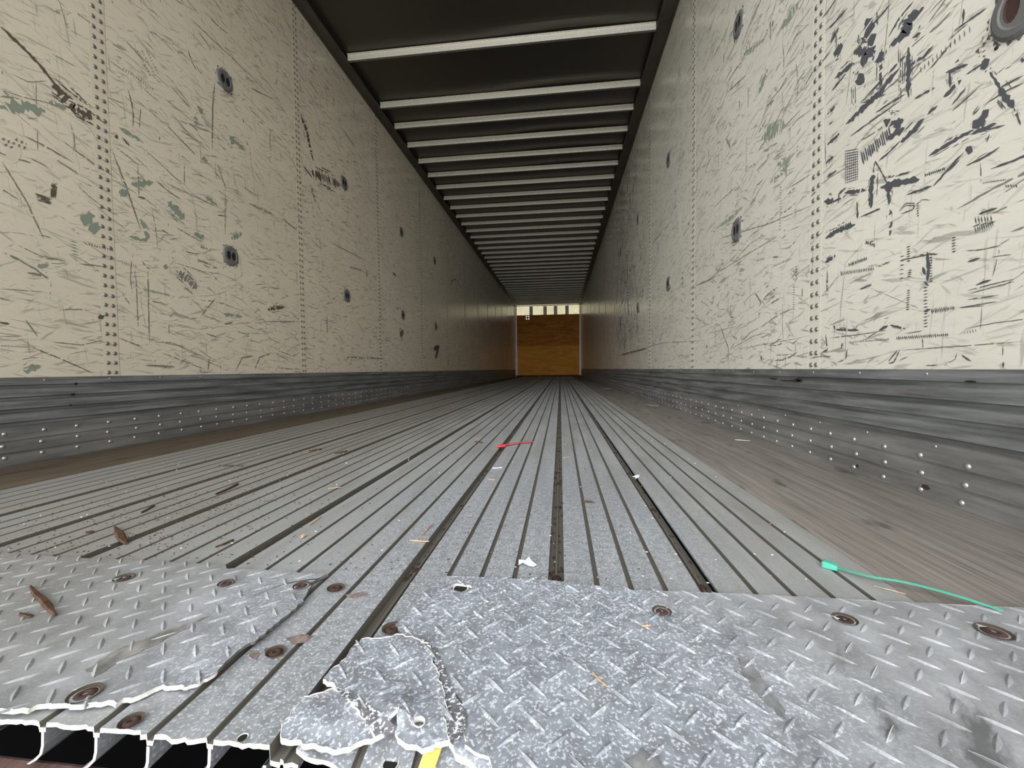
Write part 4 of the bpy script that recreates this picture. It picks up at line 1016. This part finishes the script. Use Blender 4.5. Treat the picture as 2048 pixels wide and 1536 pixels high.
for t0, t1, n in ((.50, .60, 9), (.80, .93, 12)):
    for k in range(n):
        if k == n // 2: continue
        i = (t0 + (t1 - t0) * k / n) * (len(band) - 1); a = Vector(band[int(i)]); b = Vector(band[min(len(band) - 1, int(i) + 1)]); c = a.lerp(b, i - int(i))
        dd = (b - a).normalized(); q = Vector((-dd.y, dd.x, 0)); z = Vector((0, 0, .00095))
        for o_ in ((-.0012, -.0003), (.0003, .0010)) if k % 2 else ((-.0012, .0010),):
            mb.add([tuple(c + q * o_[0] + z), tuple(c + q * o_[1] + z), tuple(c + q * o_[1] + dd * .0007 + z), tuple(c + q * o_[0] + dd * .0007 + z)], [(0, 1, 2, 3)], 'printg')
mb.build('printed_marks', sb)
tag(gs, 'turquoise green plastic security seal lying across grooves and wood at the right plate edge', 'security seal')

rs = empty('red_plastic_strip', (*on_floor(1000, 893), .0005)); gl = Vector(rs.location)
rp = cr3([loc(1000, 893, .004), loc(1014, 889, .006), loc(1040, 885, .006), loc(1067, 883.5, .004)])
strip('strap', rp, .014, .0012, 'red_pl', parent=rs)
strip('strap_end', [loc(996, 894, .004), loc(1008, 892, .004)], .020, .006, 'red_pl', parent=rs)
tag(rs, 'bright red plastic strip lying across the aluminium floor grooves', 'plastic strip')

def chip(px, py, px2, py2, w, th, m, lab, cat='wood chip', name='wood_splinter', grp=None, z0=.0008):
    a = Vector((*on_floor(px, py), 0)); b = Vector((*on_floor(px2, py2), 0)); d = (b - a); L = d.length; d.normalize(); q = Vector((-d.y, d.x, 0))
    mb = MB(); n = 6; V = []
    for k in range(n + 1):
        t = k / n; ww = w * .5 * min(1, .35 + min(t, 1 - t) * 3) * R.uniform(.75, 1.15); c = d * L * (t - .5) + q * R.uniform(-.1, .1) * w
        h = th * R.uniform(.6, 1.1)
        V += [tuple(c + q * ww), tuple(c - q * ww), tuple(c - q * ww * .7 + Vector((0, 0, h))), tuple(c + q * ww * .6 + Vector((0, 0, h * R.uniform(.7, 1))))]
    F = [(4 * i + k, 4 * i + (k + 1) % 4, 4 * i + 4 + (k + 1) % 4, 4 * i + 4 + k) for i in range(n) for k in range(4)] + [(0, 3, 2, 1), (4 * n, 4 * n + 1, 4 * n + 2, 4 * n + 3)]
    mb.add(V, F, m); o = mb.build(name); c = (a + b) / 2
    o.location = (c.x, c.y, z0); tag(o, lab, cat, grp); return o
ZP = .0055
chip(62, 1183, 113, 1240, .0085, .004, 'bark', 'long dark brown bark stick lying on the left tread plate', name='bark_stick', z0=ZP)
chip(40, 1236, 64, 1243, .006, .002, 'bark', 'small dark oval bark flake beside the long stick on the left plate', name='bark_flake', z0=ZP)
chip(232, 1056, 252, 1090, .012, .004, 'bark', 'upright-looking brown bark piece across the wide groove at left', name='bark_piece')
chip(172, 1066, 188, 1064, .012, .002, 'bark', 'small dark bark flake left of the brown bark piece', name='bark_flake')
chip(282, 1027, 309, 1012, .006, .003, 'bark', 'brown splinter on the left floor above the dark bark flake')
chip(432, 990, 476, 969, .009, .004, 'bark', 'orange-brown splinter, largest of the sticks on the left floor boards')
chip(438, 932, 486, 933, .010, .003, 'dirt', 'thin dark twig on the far left floor boards', name='twig')
chip(431, 1096, 467, 1082, .005, .003, 'bark', 'light brown splinter just behind the left tread plate')
chip(618, 903, 644, 899, .02, .004, 'bark', 'ragged brown wood chip deep on the left floor boards', name='bark_piece')
chip(670, 908, 694, 903, .016, .004, 'bark', 'reddish wood chip right of the ragged chip on the left boards', name='bark_piece')
chip(820, 1082, 858, 1084, .006, .002, 'splint', 'pale cream splinter beside the wide groove left of centre')
chip(842, 1073, 866, 1048, .003, .0015, 'splint', 'thin pale shaving behind the cream splinter', name='wood_shaving')
chip(656, 978, 682, 975, .005, .0015, 'splint', 'tiny pale shaving on the left centre boards', name='wood_shaving')
chip(1167, 1004, 1188, 1006, .010, .003, 'bark', 'brown leaf-like chip right of the centre groove', name='bark_flake')
chip(950, 884, 966, 886, .014, .003, 'bark', 'small dark brown chip left of the red strip', name='bark_flake')
chip(1283, 1262, 1302, 1260, .0035, .0018, 'splint', 'short orange wood fragment on the right tread plate', z0=ZP)
chip(1185, 1358, 1214, 1386, .0025, .002, 'splint', 'tan splinter stuck between lugs at the bottom of the right plate', z0=ZP)
chip(1748, 1173, 1812, 1190, .002, .001, 'splint', 'thin straw beneath the green seal on the aluminium floor', name='straw')
chip(822, 1162, 848, 1135, .012, .003, 'splint', 'crumpled tan leaf in the wide groove near the torn plates', name='dry_leaf', z0=-.008)
chip(468, 1132, 530, 1105, .014, .004, 'bark', 'dark bark crumbs wedged in the groove behind the left plate', name='bark_piece', z0=-.006)
chip(618, 1052, 642, 1034, .003, .0015, 'splint', 'long pale straw on the groove edge left of centre', name='straw')
chip(1110, 963, 1122, 958, .006, .004, 'bark', 'rusty chip standing in the centre groove', name='bark_flake', z0=-.006)
chip(985, 937, 1004, 936, .006, .002, 'paper', 'shredded white scrap beside the groove below the red strip', 'paper scrap', 'paper_scrap')
chip(975, 958, 990, 961, .008, .002, 'splint', 'small pinkish wood crumb below the shredded white scrap')
chip(1126, 916, 1140, 914, .006, .0015, 'splint', 'pale chip right of the centre groove')
chip(1208, 777, 1222, 777, .05, .002, 'paper', 'white paper flake far back on the right wooden floor strip', 'paper scrap', 'paper_scrap')
chip(1470, 880, 1500, 882, .004, .001, 'paper', 'thin white straw on the right wooden floor strip', 'straw', 'straw')
chip(1296, 810, 1316, 812, .012, .001, 'paper', 'pale shred on the right wooden strip farther back', 'paper scrap', 'paper_scrap')
o = chip(1200, 790, 1206, 790, .05, .03, 'paper', 'small white scrap at the foot of the plywood front wall', 'paper scrap', 'paper_scrap'); o.location = (-.33, YE - .15, .001)
# paper scrap and tuft
def ragged(px, py, r, m, lab, name, cat, amp=.5, n=9, lift=.006):
    x, y = on_floor(px, py); mb = MB(); V = []
    for ring in (1, .5):
        for k in range(n):
            a = 2 * math.pi * k / n; q = r * ring * (1 + R.uniform(-amp, amp * .4)); V.append((q * math.cos(a), q * math.sin(a), R.uniform(0, lift)))
    V.append((0, 0, lift * .7)); F = [(k, (k + 1) % n, (k + 1) % n + n, k + n) for k in range(n)] + [(n + k, n + (k + 1) % n, 2 * n) for k in range(n)]
    mb.add(V, F, m); o = mb.build(name); o.location = (x, y, .001)
    sm = o.modifiers.new('thickness', 'SOLIDIFY'); sm.thickness = .0005
    tag(o, lab, cat); return o
ragged(1054, 1131, .0125, 'paper', 'torn white paper scrap just behind the right tread plate near the centre groove', 'paper_scrap', 'paper scrap', .4, 9, .009)
ragged(1274, 956, .012, 'paper', 'fluffy white tuft beside the groove on the right boards', 'lint_tuft', 'lint', .7, 13, .008)
ragged(1240, 766, .05, 'paper', 'curled pale shred at the foot of the right kick liner, far back', 'paper_scrap', 'paper scrap', .8, 9, .03)
ragged(604, 1105 - 30, .006, 'splint', 'small curled brown crumb cluster left of centre on the floor boards', 'wood_crumb', 'wood chip', .6, 8, .004)
# countless crumbs
mb = MB()
for _ in range(1500):
    if R.random() < .55: x, y = R.gauss(-.3, .16), .56 + abs(R.gauss(0, .35))
    else: x, y = R.uniform(-.9, .6), .56 + R.random() ** 2 * 4
    if x < -.9: continue
    r = R.uniform(.0006, .0019) * (1 + y * .25); n = 5; a0 = R.random() * 6
    V = [(x + r * R.uniform(.6, 1.4) * math.cos(a0 + k * 1.2566), y + r * R.uniform(.6, 1.2) * math.sin(a0 + k * 1.2566), .0002) for k in range(n)] + [(x, y, r * .8)]
    mb.add(V, [(k, (k + 1) % n, n) for k in range(n)], 'dirt')
for g in WG:
    for _ in range(260):
        y = .56 + R.random() ** 2 * 7; x = g + R.uniform(-.010, .010); r = R.uniform(.001, .0035)
        V = [(x + r * math.cos(k * 1.2566), y + r * 2.5 * R.uniform(.6, 1.2) * math.sin(k * 1.2566), -.0118) for k in range(5)] + [(x, y, -.0118 + r)]
        mb.add(V, [(k, (k + 1) % 5, 5) for k in range(5)], R.choice(['dirt', 'bark', 'bark']) if g < .3 else 'dirt')
for _ in range(420):
    x = R.uniform(-.85, .88); y = .57 + R.random() ** 1.7 * 5; r = R.uniform(.0006, .0017) * (1 + y * .3)
    V = [(x + r * R.uniform(.6, 1.6) * math.cos(k * 1.2566), y + r * R.uniform(.6, 1.2) * math.sin(k * 1.2566), .0002) for k in range(5)] + [(x, y, r * .6)]
    mb.add(V, [(k, (k + 1) % 5, 5) for k in range(5)], R.choice(['paper', 'splint', 'paper']))
tag(mb.build('dirt_crumbs'), 'dark dirt crumbs and pale specks sprinkled over the aluminium floor and its grooves', 'dirt', kind='stuff')
